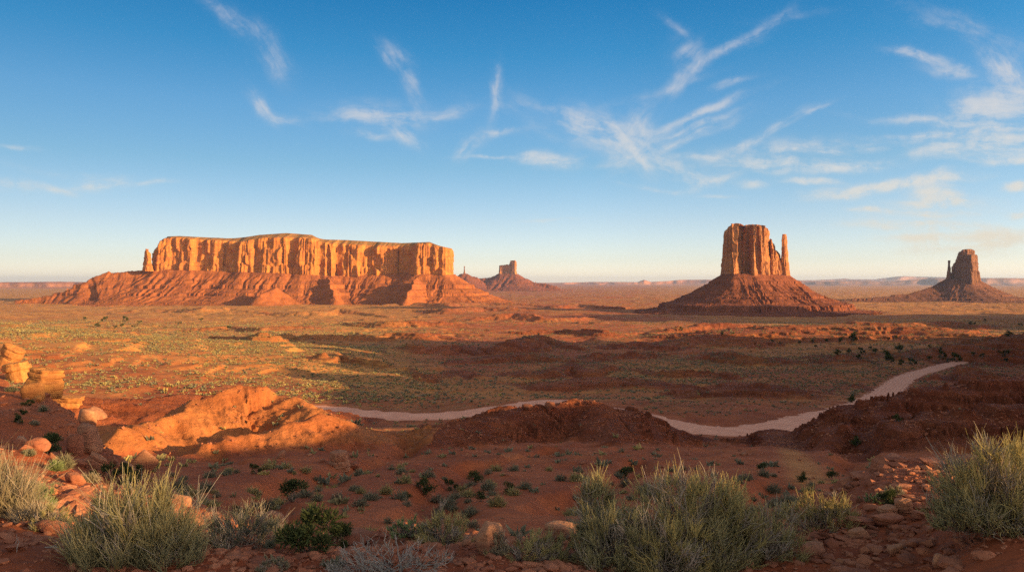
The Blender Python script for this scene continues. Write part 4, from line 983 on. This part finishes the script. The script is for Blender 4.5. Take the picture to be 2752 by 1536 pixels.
    t = rs.uniform(0, 6.28, n_); c, si = np.cos(t)[:, None], np.sin(t)[:, None]
    V = np.stack([V[..., 0] * c - V[..., 1] * si, V[..., 0] * si + V[..., 1] * c, V[..., 2]], -1) + np.stack([x, y, z + .15 * s], -1)[:, None]
    Fc = (F0[None] + (np.arange(n_) * len(V0))[:, None, None]).reshape(-1, 3)
    tag(mesh_np('gravel', V.reshape(-1, 3), Fc, [M_STONE], False), kind='stuff')
scatter_stones()
def hill_rubble():
    rs = np.random.RandomState(91); N_ = 60000
    q = rs.uniform(-.72, .72, N_); d = np.sqrt(rs.uniform(50 ** 2, 138 ** 2, N_)); x, y = q * d, d
    z, hill = ground(x, y); cl = fbm(x / 5, y / 5, 3, 97)
    k = (rs.rand(N_) < (.02 + np.where((x < -10) & (y > 68), .28, .75) * hill * sstep(-.05, .35, cl))) & (near_line(x, y, ROAD[::4])[0] > ROAD_W + 2)
    x, y, z = x[k], y[k], z[k]; n_ = len(x); V0, F0 = ICO[1]
    s = .05 * 4.5 ** (rs.rand(n_) ** 1.8)
    V = V0[None] * (1 + .25 * rs.randn(n_, len(V0), 1)) * rs.uniform(.6, 1.4, (n_, 1, 3)) * [1, 1, .7] * s[:, None, None] + np.stack([x, y, z + .3 * s], -1)[:, None]
    tag(mesh_np('rubble', V.reshape(-1, 3), (F0[None] + (np.arange(n_) * len(V0))[:, None, None]).reshape(-1, 3), [M_STONE], False), kind='stuff')
    print('hill rubble', n_)
hill_rubble()
print('rocks', round(time.time() - T0, 1))

# ------------------------------------------------------------------ plants
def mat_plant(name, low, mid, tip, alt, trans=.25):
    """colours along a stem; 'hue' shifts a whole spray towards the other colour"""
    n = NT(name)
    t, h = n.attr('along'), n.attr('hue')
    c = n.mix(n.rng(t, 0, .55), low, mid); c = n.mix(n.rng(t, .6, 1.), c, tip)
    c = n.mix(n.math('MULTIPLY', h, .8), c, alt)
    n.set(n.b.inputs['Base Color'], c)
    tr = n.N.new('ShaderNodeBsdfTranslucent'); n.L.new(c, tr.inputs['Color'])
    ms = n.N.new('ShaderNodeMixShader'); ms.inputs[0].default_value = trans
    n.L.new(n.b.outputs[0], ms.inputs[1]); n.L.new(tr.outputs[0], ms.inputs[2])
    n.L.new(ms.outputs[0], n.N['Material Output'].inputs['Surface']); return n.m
PM = {
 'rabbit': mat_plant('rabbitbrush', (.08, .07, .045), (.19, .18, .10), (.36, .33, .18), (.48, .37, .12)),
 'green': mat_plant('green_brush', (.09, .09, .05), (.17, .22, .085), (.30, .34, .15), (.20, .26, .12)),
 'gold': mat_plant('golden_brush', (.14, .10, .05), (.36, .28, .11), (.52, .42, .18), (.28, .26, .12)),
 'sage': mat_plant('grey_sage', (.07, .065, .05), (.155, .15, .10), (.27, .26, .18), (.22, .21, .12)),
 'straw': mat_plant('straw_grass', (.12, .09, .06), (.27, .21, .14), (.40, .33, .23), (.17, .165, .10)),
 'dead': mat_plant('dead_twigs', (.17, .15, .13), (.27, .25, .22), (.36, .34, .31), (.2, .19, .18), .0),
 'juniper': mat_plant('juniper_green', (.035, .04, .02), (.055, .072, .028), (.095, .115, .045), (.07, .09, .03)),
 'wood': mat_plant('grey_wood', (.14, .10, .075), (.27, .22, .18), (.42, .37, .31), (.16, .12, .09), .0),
}
def unit(v): return v / (np.linalg.norm(v, axis=-1, keepdims=True) + 1e-9)
def blades(P0, Dr, L, W, bend, hue, nseg=4, t0=0., t1=1., rs=None):
    """thin tapering stems as crossed strips; all arrays over stems"""
    n = len(P0); t = np.linspace(0, 1, nseg + 1)
    side = unit(np.cross(Dr, rs.randn(n, 3)))
    C = P0[:, None] + (Dr * L[:, None])[:, None] * t[None, :, None] + bend[:, None] * (t ** 2)[None, :, None] * L[:, None, None]
    w = (W[:, None] * (1 - .8 * t[None]))[..., None] * side[:, None]
    V = np.stack([C - w, C + w], 2)                                    # n, seg+1, 2, 3
    base = (np.arange(n) * (nseg + 1) * 2)[:, None, None]
    q = np.array([[2 * i, 2 * i + 1, 2 * i + 3, 2 * i + 2] for i in range(nseg)])[None]
    Fc = (base + q).reshape(-1, 4)
    al = np.repeat((t0 + (t1 - t0) * t)[None, :, None], n, 0).repeat(2, 2)
    return V.reshape(-1, 3), Fc, al.ravel(), np.repeat(hue, (nseg + 1) * 2)
def branches(A, B, r0, rs, nseg=6, lift=.35):
    """woody limbs from A to B that leave low and turn up; 4-sided tubes"""
    n = len(A); t = np.linspace(0, 1, nseg + 1)
    d = B - A; mid = A + d * .55; mid[:, 2] -= lift * np.linalg.norm(d, axis=1) * .45; mid += rs.randn(n, 3) * .10 * np.linalg.norm(d, axis=1)[:, None]
    C = A[:, None] * ((1 - t) ** 2)[None, :, None] + 2 * mid[:, None] * (t * (1 - t))[None, :, None] + B[:, None] * (t ** 2)[None, :, None]
    C[:, 1:-1] += rs.randn(n, nseg - 1, 3) * .025 * np.linalg.norm(d, axis=1)[:, None, None]
    u = unit(np.cross(d, rs.randn(n, 3))); v = unit(np.cross(d, u))
    rad = (r0[:, None] * (1 - .72 * t[None]))[..., None]
    ring = [C + rad * (u * a + v * b)[:, None] for a, b in ((1, 0), (0, 1), (-1, 0), (0, -1))]
    V = np.stack(ring, 2)
    base = (np.arange(n) * (nseg + 1) * 4)[:, None, None]
    q = np.array([[4 * i + j, 4 * i + (j + 1) % 4, 4 * i + 4 + (j + 1) % 4, 4 * i + 4 + j] for i in range(nseg) for j in range(4)])[None]
    al = np.repeat(t[None, :, None], n, 0).repeat(4, 2)
    return V.reshape(-1, 3), (base + q).reshape(-1, 4), al.ravel(), np.repeat(rs.rand(n), (nseg + 1) * 4)
def join(parts):
    V = []; Fc = []; a = []; h = []; k = 0
    for v, f, al, hu in parts: V.append(v); Fc.append(f + k); a.append(al); h.append(hu); k += len(v)
    return np.concatenate(V), np.concatenate(Fc), np.concatenate(a), np.concatenate(h)
def bush_parts(lobes, seed, dens=1., stem_w=.0029, up=.45, spread=.30, stem_l=.23, wood=1.6, sparse=0.):
    """lobes: (x, y, rx, h, hue0, hue1) in metres; returns foliage and wood arrays"""
    rs = np.random.RandomState(seed); fol = []; wod = []
    for (lx, ly, rx, h, h0, h1) in lobes:
        nb = int(205 * dens * max(.3, min(1.6, (rx * h) / .22)))
        dirs = rs.randn(nb, 3); dirs[:, 2] = np.abs(dirs[:, 2]) * .9 - .12; dirs = unit(dirs)
        rad = np.where(rs.rand(nb) < .8, rs.uniform(.84, 1.05, nb), rs.uniform(.5, .84, nb))
        shape = 1 + .42 * pn3(dirs[:, 0] * 1.8 + seed, dirs[:, 1] * 1.8, dirs[:, 2] * 1.8, 5) + .30 * pn3(dirs[:, 0] * 4.5 + seed, dirs[:, 1] * 4.5, dirs[:, 2] * 4.5, 6)
        tip = dirs * np.array([rx, rx * .9, h]) * (rad * shape)[:, None]; low = .26 * h * rs.rand(nb) ** .7; tip[:, 2] = np.maximum(tip[:, 2], low) + .02 * h
        rl = unit(tip * [1, 1, .8])
        bd = unit(.62 * rl + np.array([0, 0, up]) + .16 * rs.randn(nb, 3))
        Lb = stem_l * h * rs.uniform(.7, 1.25, nb)
        root = tip - bd * Lb[:, None]; root[:, 2] = np.maximum(root[:, 2], .015)
        K = max(4, int(24 * (1 - sparse)))
        idx = np.repeat(np.arange(nb), K); n = len(idx)
        Dr = unit(bd[idx] + spread * rs.randn(n, 3))
        back = rs.uniform(0, .45, n)
        P0 = root[idx] + .035 * h * rs.randn(n, 3) + bd[idx] * (Lb[idx] * back)[:, None]; P0[:, 2] = np.maximum(P0[:, 2], .005)
        L = Lb[idx] * rs.uniform(.45, 1.0, n)
        hb = h0 + (h1 - h0) * np.clip(.5 + .9 * pn3(tip[:, 0] / rx * 1.6, tip[:, 1] / rx * 1.6, tip[:, 2] / h * 1.6, seed + 9) + .35 * (tip[:, 2] / h - .5), 0, 1)
        hue = np.clip(hb[idx] + .22 * rs.randn(n), 0, 1)
        bend = .28 * rs.randn(n, 3) + np.array([0, 0, .22])
        off = np.array([lx, ly, 0.])
        bw = stem_w * rs.uniform(.7, 1.3, n); dry = (rs.rand(nb) < .13)[idx]; k_ = ~dry
        fol.append(blades((P0 + off)[k_], Dr[k_], L[k_], bw[k_], bend[k_], hue[k_], 4, .25, 1., rs))
        if dry.any(): wod.append(blades((P0 + off)[dry], Dr[dry], L[dry], bw[dry], bend[dry] * 1.6, hue[dry], 4, .5, 1., rs))
        nw = int(nb * .55 * wood)
        if nw:
            k = rs.choice(nb, nw, replace=nw > nb)
            A = np.c_[.13 * rx * rs.randn(nw, 2), np.zeros(nw)] + off
            wod.append(branches(A, root[k] + off + bd[k] * (Lb[k] * .35)[:, None], rs.uniform(.0035, .008, nw) * max(.6, min(1.3, rx / .5)), rs))
            # fine dry twigs low down
            m = nw * 5; k = rs.choice(nb, m)
            fr = rs.uniform(.35, .95, m)
            P1 = root[k] * fr[:, None] + off; Dt = unit(rl[k] + .7 * rs.randn(m, 3) + [0, 0, .15])
            wod.append(blades(P1, Dt, .24 * h * rs.uniform(.5, 1.3, m), np.full(m, .0024), .25 * rs.randn(m, 3), rs.rand(m), 4, .3, 1., rs))
    return join(fol), (join(wod) if wod else None)
def juniper_parts(w, h, seed, nblob=9, nleaf=2600):
    rs = np.random.RandomState(seed)
    c = np.c_[rs.uniform(-.38, .38, nblob) * w, rs.uniform(-.38, .38, nblob) * w, rs.uniform(.22, .88, nblob) * h]; c[0] = (0, 0, .78 * h)
    r = rs.uniform(.16, .30, nblob) * min(w, h) * (1.25 - .5 * c[:, 2] / h)
    k = rs.randint(nblob, size=nleaf); d = unit(rs.randn(nleaf, 3))
    P0 = c[k] + d * (r[k] * rs.uniform(.25, 1., nleaf))[:, None]; P0[:, 2] = np.maximum(P0[:, 2], .02 * h)
    Dr = unit(d + np.array([0, 0, .6]) + .4 * rs.randn(nleaf, 3)); L = min(w, h) * rs.uniform(.06, .14, nleaf)
    f = blades(P0, Dr, L, L * .20, .2 * rs.randn(nleaf, 3), np.clip(.4 + .3 * rs.randn(nblob)[k] + .2 * rs.randn(nleaf), 0, 1), 2, .2, 1., rs)
    wd = branches(np.c_[.02 * w * rs.randn(nblob, 2), np.zeros(nblob)], c.copy(), np.full(nblob, .028 * h), rs, 6, .1)
    return f, wd
def plant(name, loc, kind, fol, wod, label, cat, group=None, fname='foliage', wname='branches'):
    e = empty(name, loc); tag(e, label, cat, group)
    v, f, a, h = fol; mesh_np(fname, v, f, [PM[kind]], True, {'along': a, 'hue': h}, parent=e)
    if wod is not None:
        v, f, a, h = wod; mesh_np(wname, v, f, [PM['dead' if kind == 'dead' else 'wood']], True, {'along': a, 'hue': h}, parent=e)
    return e
BUSHES = [
 # photo x, y of the foot, kind, seed, lobes (dx px, dy m, half width px, height px, hue range), label, options
 (1850,1512,'rabbit',1,[(10,.1,215,226,0,.7),(-190,.0,140,165,0,.3),(-70,-.25,120,150,.2,.8),(215,.05,120,165,.1,.6),(-235,.3,60,215,0,.2),(110,.2,100,208,.2,.8)],'biggest bush, a broad olive and yellow-tipped brush right of the middle of the foreground',dict(dens=1.25)),
 (2205,1420,'gold',2,[(0,0,92,108,0,.6),(60,.05,60,80,0,.4)],'golden sunlit brush right behind the biggest bush, beside the orange ledge tip',dict()),
 (2690,1412,'rabbit',3,[(0,0,165,235,.0,.7),(100,.1,150,225,.2,.8),(-100,-.05,105,120,0,.3)],'tall yellow-green bush at the right edge above a bank of red soil',dict(dens=1.3)),
 (385,1500,'rabbit',4,[(-30,0,170,200,0,.2),(80,-.1,110,130,.0,.25),(-150,.15,85,140,.1,.3)],'big grey-green bush at the lower left with long upright stems',dict(dens=1.2,up=.95,stem_l=.40)),
 (650,1466,'sage',5,[(0,0,128,108,0,.5)],'dark grey sagebrush right of the big grey-green bush',dict(spread=.35,stem_l=.32,dens=1.3)),
 (1195,1460,'gold',6,[(0,0,82,96,.1,.8)],'golden rounded bush left of the pinkish boulder',dict(dens=1.2,spread=.3)),
 (1085,1462,'green',7,[(0,.2,62,52,.3,1.)],'low dark green brush behind and left of the golden rounded bush',dict()),
 (1060,1545,'dead',8,[(0,0,190,112,0,1.),(-90,0,100,70,0,1.)],'bare grey dead bush cut by the bottom edge of the picture',dict(sparse=.75,spread=.5,dens=.9,stem_w=.0026,wood=1.6)),
 (1440,1502,'gold',9,[(-20,0,100,92,.4,1.),(60,.05,70,60,.6,1.)],'yellow-tipped bush in front of the low pale boulder',dict()),
 (1335,1490,'straw',10,[(0,0,34,62,0,.4)],'small straw tuft in front of the pinkish boulder',dict(up=1.3,dens=.8,wood=0)),
 (2,1392,'straw',11,[(0,0,92,160,.2,.9)],'tall dry straw-grey bush at the left edge',dict(up=1.1,stem_l=.55)),
 (88,1368,'green',12,[(0,0,56,82,0,.6)],'bright green tuft beside the straw-grey bush at the left edge',dict(up=1.2,wood=.3)),
 (88,1408,'straw',13,[(0,0,64,58,0,.2)],'low spreading tuft of pale dry grass below the bright green tuft',dict(up=.5,stem_l=.7,wood=0)),
 (135,1424,'rabbit',14,[(0,0,52,72,0,.4)],'small dull green brush between the pale grass and the big grey-green bush',dict(up=1.)),
 (738,1532,'straw',15,[(0,0,46,42,.4,1.)],'greyish tuft at the bottom edge below the grey sagebrush',dict(wood=.4)),
 (892,1524,'sage',16,[(0,0,36,34,0,.4)],'little blue-grey tuft at the bottom edge left of the dead bush',dict(wood=.4)),
 (2412,1382,'green',18,[(0,.3,38,26,.2,.8)],'low green tuft behind the sunlit rock knob',dict(wood=.2)),
 (2462,1366,'straw',19,[(0,.3,34,30,0,.4)],'round pale straw tuft behind the right ledge',dict(wood=.2)),
]
def build_bushes():
    H = hits([(b[0], b[1]) for b in BUSHES])
    for (px, py, kind, seed, lobes, label, o), (x, y, z) in zip(BUSHES, H):
        y = min(y, 7.4); k = y / F; z = gz((px - CX) * k, y)
        if DEBUG: print('bush', px, py, round(x, 2), round(y, 2), round(z, 2), 'row', round(CY - F * z / y))
        L = [(dx * k, dy, hw * k * .98, h * k * .98, a, b) for dx, dy, hw, h, a, b in lobes]
        fol, wod = bush_parts(L, seed * 17, **o)
        plant('grass_tuft' if kind == 'straw' else 'bush', ((px - CX) * k, y, z - .01), kind, fol, wod, label, 'grass' if kind == 'straw' else 'bush')
build_bushes()
SHELF_PLANTS = [
 (145,1222,'juniper',62,58,'round dark green juniper between the oblong boulder and the overhanging block'),
 (300,1288,'juniper',96,44,'spreading green juniper left of the tall pointed slab'),
 (345,1302,'juniper',64,52,'upright green juniper touching the tall pointed slab'),
 (50,1138,'juniper',34,22,'small dark juniper on the upper left slope, lower of two'),
 (56,1114,'juniper',28,16,'small dark juniper on the upper left slope, upper of two'),
 (32,1052,'sage',34,18,'grey tuft left of the brown boulder on the upper left slope'),
 (76,1090,'juniper',34,18,'low dark bush under the brown boulder on the upper left slope'),
 (116,1106,'sage',16,22,'thin grey bush below the flat ledge rock'),
 (150,1265,'green',34,34,'yellow-green tuft below the round juniper'),
 (172,1258,'sage',36,42,'blue-grey tuft beside the yellow-green tuft below the round juniper'),
 (240,1292,'straw',52,26,'pale grey grass tuft behind the big grey-green bush'),
 (145,1312,'sage',36,22,'grey tuft on the bare slope left of the pale grass tuft'),
 (98,1340,'sage',50,48,'dim grey brush behind the bright green tuft'),
 (76,1224,'sage',34,20,'small grey tuft below the oblong boulder'),
 (92,1140,'straw',26,14,'faint pale tuft right of the two small junipers'),
 (832,1482,'juniper',140,122,'upright dark green juniper shrub right of the grey sagebrush'),
 (898,1470,'juniper',90,60,'low green spray right of the upright juniper shrub'),
 (2386,1352,'juniper',46,40,'dark shrub at the gully mouth behind the right ledge'),
]
def small_clump(kind, w, h, seed, n=700):
    """clump seen from a few tens of metres: fewer, broader blades"""
    if kind == 'juniper': return juniper_parts(w, h, seed, 8, int(n * 1.4))
    rs = np.random.RandomState(seed); d = unit(np.c_[rs.randn(n, 2), np.abs(rs.randn(n)) * .9])
    rd = rs.uniform(.2, .8, n) * (1 + .35 * pn3(d[:, 0] * 2 + seed, d[:, 1] * 2, d[:, 2] * 2, 3))
    P0 = d * np.array([w / 2, w / 2, h * .8]) * rd[:, None]
    Dr = unit(d * [1, 1, .7] + np.array([0, 0, .75]) + .35 * rs.randn(n, 3)); L = h * rs.uniform(.22, .5, n)
    f = blades(P0, Dr, L, np.full(n, .022 * w) * rs.uniform(.6, 1.3, n), .25 * rs.randn(n, 3), np.clip(.45 + .3 * rs.randn(n), 0, 1), 2, .15, 1., rs)
    wd = branches(np.zeros((7, 3)) + .03 * w * np.c_[rs.randn(7, 2), np.zeros(7)], P0[:7] * .9, np.full(7, .018 * w), rs, 4, .1)
    return f, wd
def build_shelf_plants():
    H = hits([(b[0], b[1]) for b in SHELF_PLANTS])
    for i, ((px, py, kind, w, h, label), (x, y, z)) in enumerate(zip(SHELF_PLANTS, H)):
        if px > 700 and px < 1000 and y > 14: y = 9.; x = (px - CX) / F * y; z = gz(x, y); w *= 1.; h += max(0, ((CY - z / y * 0) * 0))
        k = y / F
        f, wd = small_clump(kind, w * k, h * k * 1.05, 900 + i, 1300)
        plant('juniper' if kind == 'juniper' else ('grass_tuft' if kind == 'straw' else 'bush'), (x, y, z - .02), kind, f, wd, label, 'shrub' if kind == 'juniper' else ('grass' if kind == 'straw' else 'bush'))
build_shelf_plants()
print('bushes', round(time.time() - T0, 1))

# ---- plants of the plain: copies of a few clumps
def proto(kind, w, h, seed, n):
    f, wd = small_clump(kind, w, h, seed, n)
    a = mesh_np('foliage', f[0], f[1], [PM[kind]], True, {'along': f[2], 'hue': f[3]}, link=False)
    b = mesh_np('branches', wd[0], wd[1], [PM['wood']], True, {'along': wd[2], 'hue': wd[3]}, link=False)
    return a, b
def put(name, pm, loc, s, rz, label, cat, group):
    e = empty(name, loc); e.scale = (s, s, s * 1.); e.rotation_euler = (0, 0, rz); tag(e, label, cat, group)
    for nm, m in zip(('foliage', 'branches'), pm):
        o = bpy.data.objects.new(nm, m); COL.objects.link(o); o.parent = e
    return e
Q3 = lambda L: [(1650 + .3106 * u, 560 + .3106 * v) for u, v in L]
Q4 = lambda L: [(2200 + .2782 * u, 600 + .2782 * v) for u, v in L]
Q1 = lambda L: [(.2782 * u, 560 + .2782 * v) for u, v in L]
JUN = Q4([(345,1090),(335,1140),(75,1145),(210,1142),(670,1140),(750,1115),(1070,1203),(500,1220),(780,1245),(665,1320),(545,1258),(415,1255),(295,1247),(185,1270),(795,1370),(905,1372),(1070,1320),(1195,1305),(1250,1340),(1330,1340),(1180,1228),(1580,1315),(1790,1290),(1840,1092),(1810,1340),(1490,1292),(1960,995),(1610,945),(1465,985),(1510,980),(390,1318),(700,1342)]) \
    + Q3([(935,1098),(1035,1090),(580,1060),(1385,1096),(1370,1180),(1440,1175),(1605,1174),(1720,1165),(1840,1157),(1745,1205),(2080,1104),(2065,1150),(1960,1152)])
JSZ = [12,17,10,10,12,9,10,13,22,25,16,13,11,14,13,16,13,16,15,20,9,10,24,15,14,12,12,9,9,8,12,14, 10,8,10,9,9,8,10,8,9,9,10,17,11]
JUN1 = Q1([(1110,1165),(1180,1150),(1300,1160),(1725,1128),(1940,1090),(1210,1095),(815,1080),(2210,1170),(1010,1100),(1350,1115),(940,1150)])
MIDJ = [(1140,1327,46,40),(1212,1318,28,44),(1276,1304,46,30),(786,1348,76,42),(686,1272,24,42),(1682,1292,48,34),(1370,1325,32,26),(2048,1268,30,20),(2158,1295,26,24),(2236,1292,34,22),(2302,1205,24,20),(2290,1082,22,18),(640,1388,30,30),(2410,1132,20,16),(1092,1345,30,22),(1290,1348,34,24)]
def build_junipers():
    ps = [proto('juniper', 1, h, 700 + i, 900) for i, h in enumerate((.75, .9, 1.1, .65))]
    rs = np.random.RandomState(5)
    for (pts, sz, label, group) in ((JUN, JSZ, 'dark green juniper dotted on the open plain below the right-hand buttes', 'junipers on the plain below the right-hand buttes'),
                                    (JUN1, [12] * len(JUN1), 'dark shrub on the shaded band of plain below the long mesa', 'dark shrubs on the plain below the long mesa')):
        for (px, py), w, (x, y, z) in zip(pts, sz, hits(pts, 150.)):
            put('juniper', ps[rs.randint(4)], (x, y, z - .1), w * 1.15 * y / F, rs.uniform(0, 6.3), label, 'juniper', group)
    for (px, py, w, h), (x, y, z) in zip(MIDJ, hits([(a, b) for a, b, _, _ in MIDJ], 20.)):
        put('juniper', ps[(0 if h < w * .8 else (2 if h > w else 1))], (x, y, z - .05), w * 1.1 * y / F, rs.uniform(0, 6.3), 'dark green juniper bush among the small clumps on the red flat', 'juniper', 'junipers on the red flat below the ledge')
build_junipers()
def veg_at(X, Y):
    D = np.maximum(Y, .62 * np.hypot(X, Y))
    return .5 + .55 * fbm(X / 260, Y / 260, 3, 70) + .45 * fbm(X / 35, Y / 35, 2, 74)
def off_road(X, Y):
    ok = np.ones(X.shape, bool)
    for L_, w in ((ROAD, ROAD_W + 1.2), (SPUR, SPUR_W + .6), (TRAIL, TRAIL_W + .4)): ok &= near_line(X, Y, L_[::4])[0] > w
    return ok
def build_clumps():
    rs = np.random.RandomState(23)
    kinds = ['sage'] * 5 + ['rabbit'] * 3 + ['straw'] * 2
    protos = [(k, proto(k, 1, rs.uniform(.5, .8), 800 + i, 260)) for i, k in enumerate(kinds)]
    # nearest ones, each its own object
    N_ = 2600; q = rs.uniform(-.72, .72, N_); d = np.sqrt(rs.uniform(19 ** 2, 92 ** 2, N_)); X, Y = q * d, d
    z, hill = ground(X, Y); s = shelf_side(X, Y)
    keep = (rs.rand(N_) < np.clip(.30 + .9 * fbm(X / 9, Y / 9, 2, 91), .06, .9) * np.where(hill > .35, .35, 1)) & off_road(X, Y) & ((s < -2) | (Y > 45))
    X, Y, z = X[keep], Y[keep], z[keep]
    got = []
    for i in range(len(X)):
        if all((X[i] - X[j]) ** 2 + (Y[i] - Y[j]) ** 2 > .55 for j in got): got.append(i)
    got = sorted(got, key=lambda i: Y[i])[:290]
    words = {'sage': ('small grey-green sagebrush clump on the red flat below the front ledge', 'sagebrush clumps on the red flat'),
             'rabbit': ('small olive green brush clump on the red flat below the front ledge', 'olive brush clumps on the red flat'),
             'straw': ('small pale straw-coloured tuft on the red flat below the front ledge', 'pale tufts on the red flat')}
    for i in got:
        k, pm = protos[rs.randint(len(protos))]; sz = rs.uniform(.38, 1.0) * (1.15 if k != 'straw' else .8)
        put('grass_tuft' if k == 'straw' else 'bush', pm, (X[i], Y[i], z[i] - .03), sz, rs.uniform(0, 6.3), words[k][0], 'grass' if k == 'straw' else 'bush', words[k][1])
    d0 = Y[got[-1]] if got else 60
    # the rest: scrub nobody could count, one object per look
    zones = [(9000, 26, d0 * .8, .16, .55), (50000, d0 * .8, 240, .085, .9), (170000, 240, 760, .10, 1.15), (60000, 760, 1700, .009, 2.4)]
    XX, YY, SS, KK = [], [], [], []
    for n, a, b, dens, sz in zones:
        area = .75 * (b * b - a * a); m = int(min(n, area * dens * 2.2))
        q = rs.uniform(-.75, .75, m); d = np.sqrt(rs.uniform(a * a, b * b, m)); x, y = q * d, d
        left = 1 - sstep(-.25, 0., q + .08 * pn(x / 90, y / 90, 96))
        pr = np.clip(1.5 * veg_at(x, y) - .35 + .35 * left * (y > 240) + (.25 * sstep(.1, .3, q) * (y > 300)), .03, 1.)
        hl = ground(x[:0], y[:0]) if False else None
        k = (rs.rand(m) < pr) & off_road(x, y)
        XX.append(x[k]); YY.append(y[k]); SS.append(np.full(k.sum(), sz)); KK.append(left[k])
    X, Y, S, Lf = map(np.concatenate, (XX, YY, SS, KK)); z, hill = ground(X, Y)
    k = rs.rand(len(X)) < np.where((hill > .4) & (Y < 500), .25, 1); X, Y, S, Lf, z = X[k], Y[k], S[k], Lf[k], z[k]; n = len(X)
    tpl = []
    for i in range(6):
        m = 13; d = unit(np.c_[rs.randn(m, 2), np.abs(rs.randn(m)) * .9 + .1]); P0 = d * rs.uniform(.1, .38, (m, 1)) * [1, 1, .8]
        tpl.append((P0, unit(d + [0, 0, .5] + .4 * rs.randn(m, 3)), rs.uniform(.25, .45, m)))
    pick = rs.randint(6, size=n); sc_ = S * np.exp(.38 * rs.randn(n)).clip(.45, 2.2) * .72 * (1 + .2 * Lf)
    kind = np.where(rs.rand(n) < .22 + .38 * Lf, 1, 0)
    for kk, nm in ((0, 'sage'), (1, 'rabbit')):
        Vs, Fs, As, Hs = [], [], [], []
        for t in range(6):
            m = (pick == t) & (kind == kk)
            if not m.any(): continue
            P0, Dr, L = tpl[t]; v, f, a, h = blades(P0, Dr, L, L * .42, .2 * np.random.RandomState(t).randn(len(P0), 3), np.full(len(P0), .5), 1, .3, .95, np.random.RandomState(t))
            ang = rs.uniform(0, 6.3, m.sum()); c, s_ = np.cos(ang)[:, None], np.sin(ang)[:, None]
            W = np.stack([v[None, :, 0] * c - v[None, :, 1] * s_, v[None, :, 0] * s_ + v[None, :, 1] * c, np.repeat(v[None, :, 2], m.sum(), 0)], -1) * sc_[m][:, None, None]
            W = W + np.stack([X[m], Y[m], z[m] - .03], -1)[:, None]
            k0 = sum(len(q) for q in Vs)
            Fs.append((f[None] + (np.arange(m.sum()) * len(v))[:, None, None]).reshape(-1, 4) + k0); Vs.append(W.reshape(-1, 3)); As.append(np.tile(a, m.sum())); Hs.append(np.repeat(np.clip(.4 + .35 * rs.randn(m.sum()), 0, 1), len(v)))
        tag(mesh_np('scrub', np.concatenate(Vs), np.concatenate(Fs), [PM[nm]], True, {'along': np.concatenate(As), 'hue': np.concatenate(Hs)}), kind='stuff')
    print('scrub', n)
build_clumps()
# ---- a dry stick and a bleached twig on the soil at the lower left
def sticks():
    (x, y, z), (x2, y2, z2) = hits([(42, 1484), (120, 1474)])
    rs = np.random.RandomState(3)
    v, f, a, h = branches(np.array([[0, 0, -.02], [.0, 0, .05]]), np.array([[.004, 0, 48 * y / F], [.02, 0, .09]]), np.array([.003, .002]), rs, 5, 0.)
    o = mesh_np('dry_stick', v, f, [PM['dead']], True, {'along': a * 0 + 1, 'hue': h * 0}); o.location = (x, y, z); tag(o, 'thin pale stick standing upright in the red soil at the lower left', 'stick')
    A = np.array([[0, 0, .01], [.03, 0, .012], [.06, .01, .012], [.05, 0, .012]]); B = np.array([[.1, .02, .02], [.07, .03, .03], [.1, -.02, .015], [.02, -.03, .02]])
    v, f, a, h = branches(A, B, np.full(4, .0028), rs, 5, 0.)
    o = mesh_np('dry_twig', v, f, [PM['dead']], True, {'along': a * 0 + 1, 'hue': h * 0}); o.location = (x2, y2, z2); tag(o, 'bleached forked twig lying on the red soil beside the upright stick', 'twig')
sticks()
print('plants', round(time.time() - T0, 1))
from mathutils import Vector
bpy.context.view_layer.update()
# ------------------------------------------------------------------ air
def haze(density=HAZE):
    zs = [(o.matrix_world @ Vector(c)).z for o in sc.objects if o.type == 'MESH' for c in o.bound_box]
    lo, hi = min(zs) - 1., max(zs) + 8.; w = 46000.
    v = [(x, y, z) for x in (-w, w) for y in (-w, w) for z in (lo, hi)]
    f = np.array([(0,1,3,2),(4,6,7,5),(0,4,5,1),(2,3,7,6),(0,2,6,4),(1,5,7,3)])
    m = bpy.data.materials.new('air'); m.use_nodes = True; nt = m.node_tree
    nt.nodes.remove(nt.nodes['Principled BSDF'])
    pv = nt.nodes.new('ShaderNodeVolumePrincipled'); pv.inputs['Color'].default_value = (.42, .60, 1., 1); pv.inputs['Density'].default_value = density
    pv.inputs['Anisotropy'].default_value = .2
    nt.links.new(pv.outputs[0], nt.nodes['Material Output'].inputs['Volume'])
    if DEBUG: print('haze', lo, hi)
    o = mesh_np('haze', v, f, [m], False); tag(o, kind='stuff')
haze()
print('script done', round(time.time() - T0, 1))
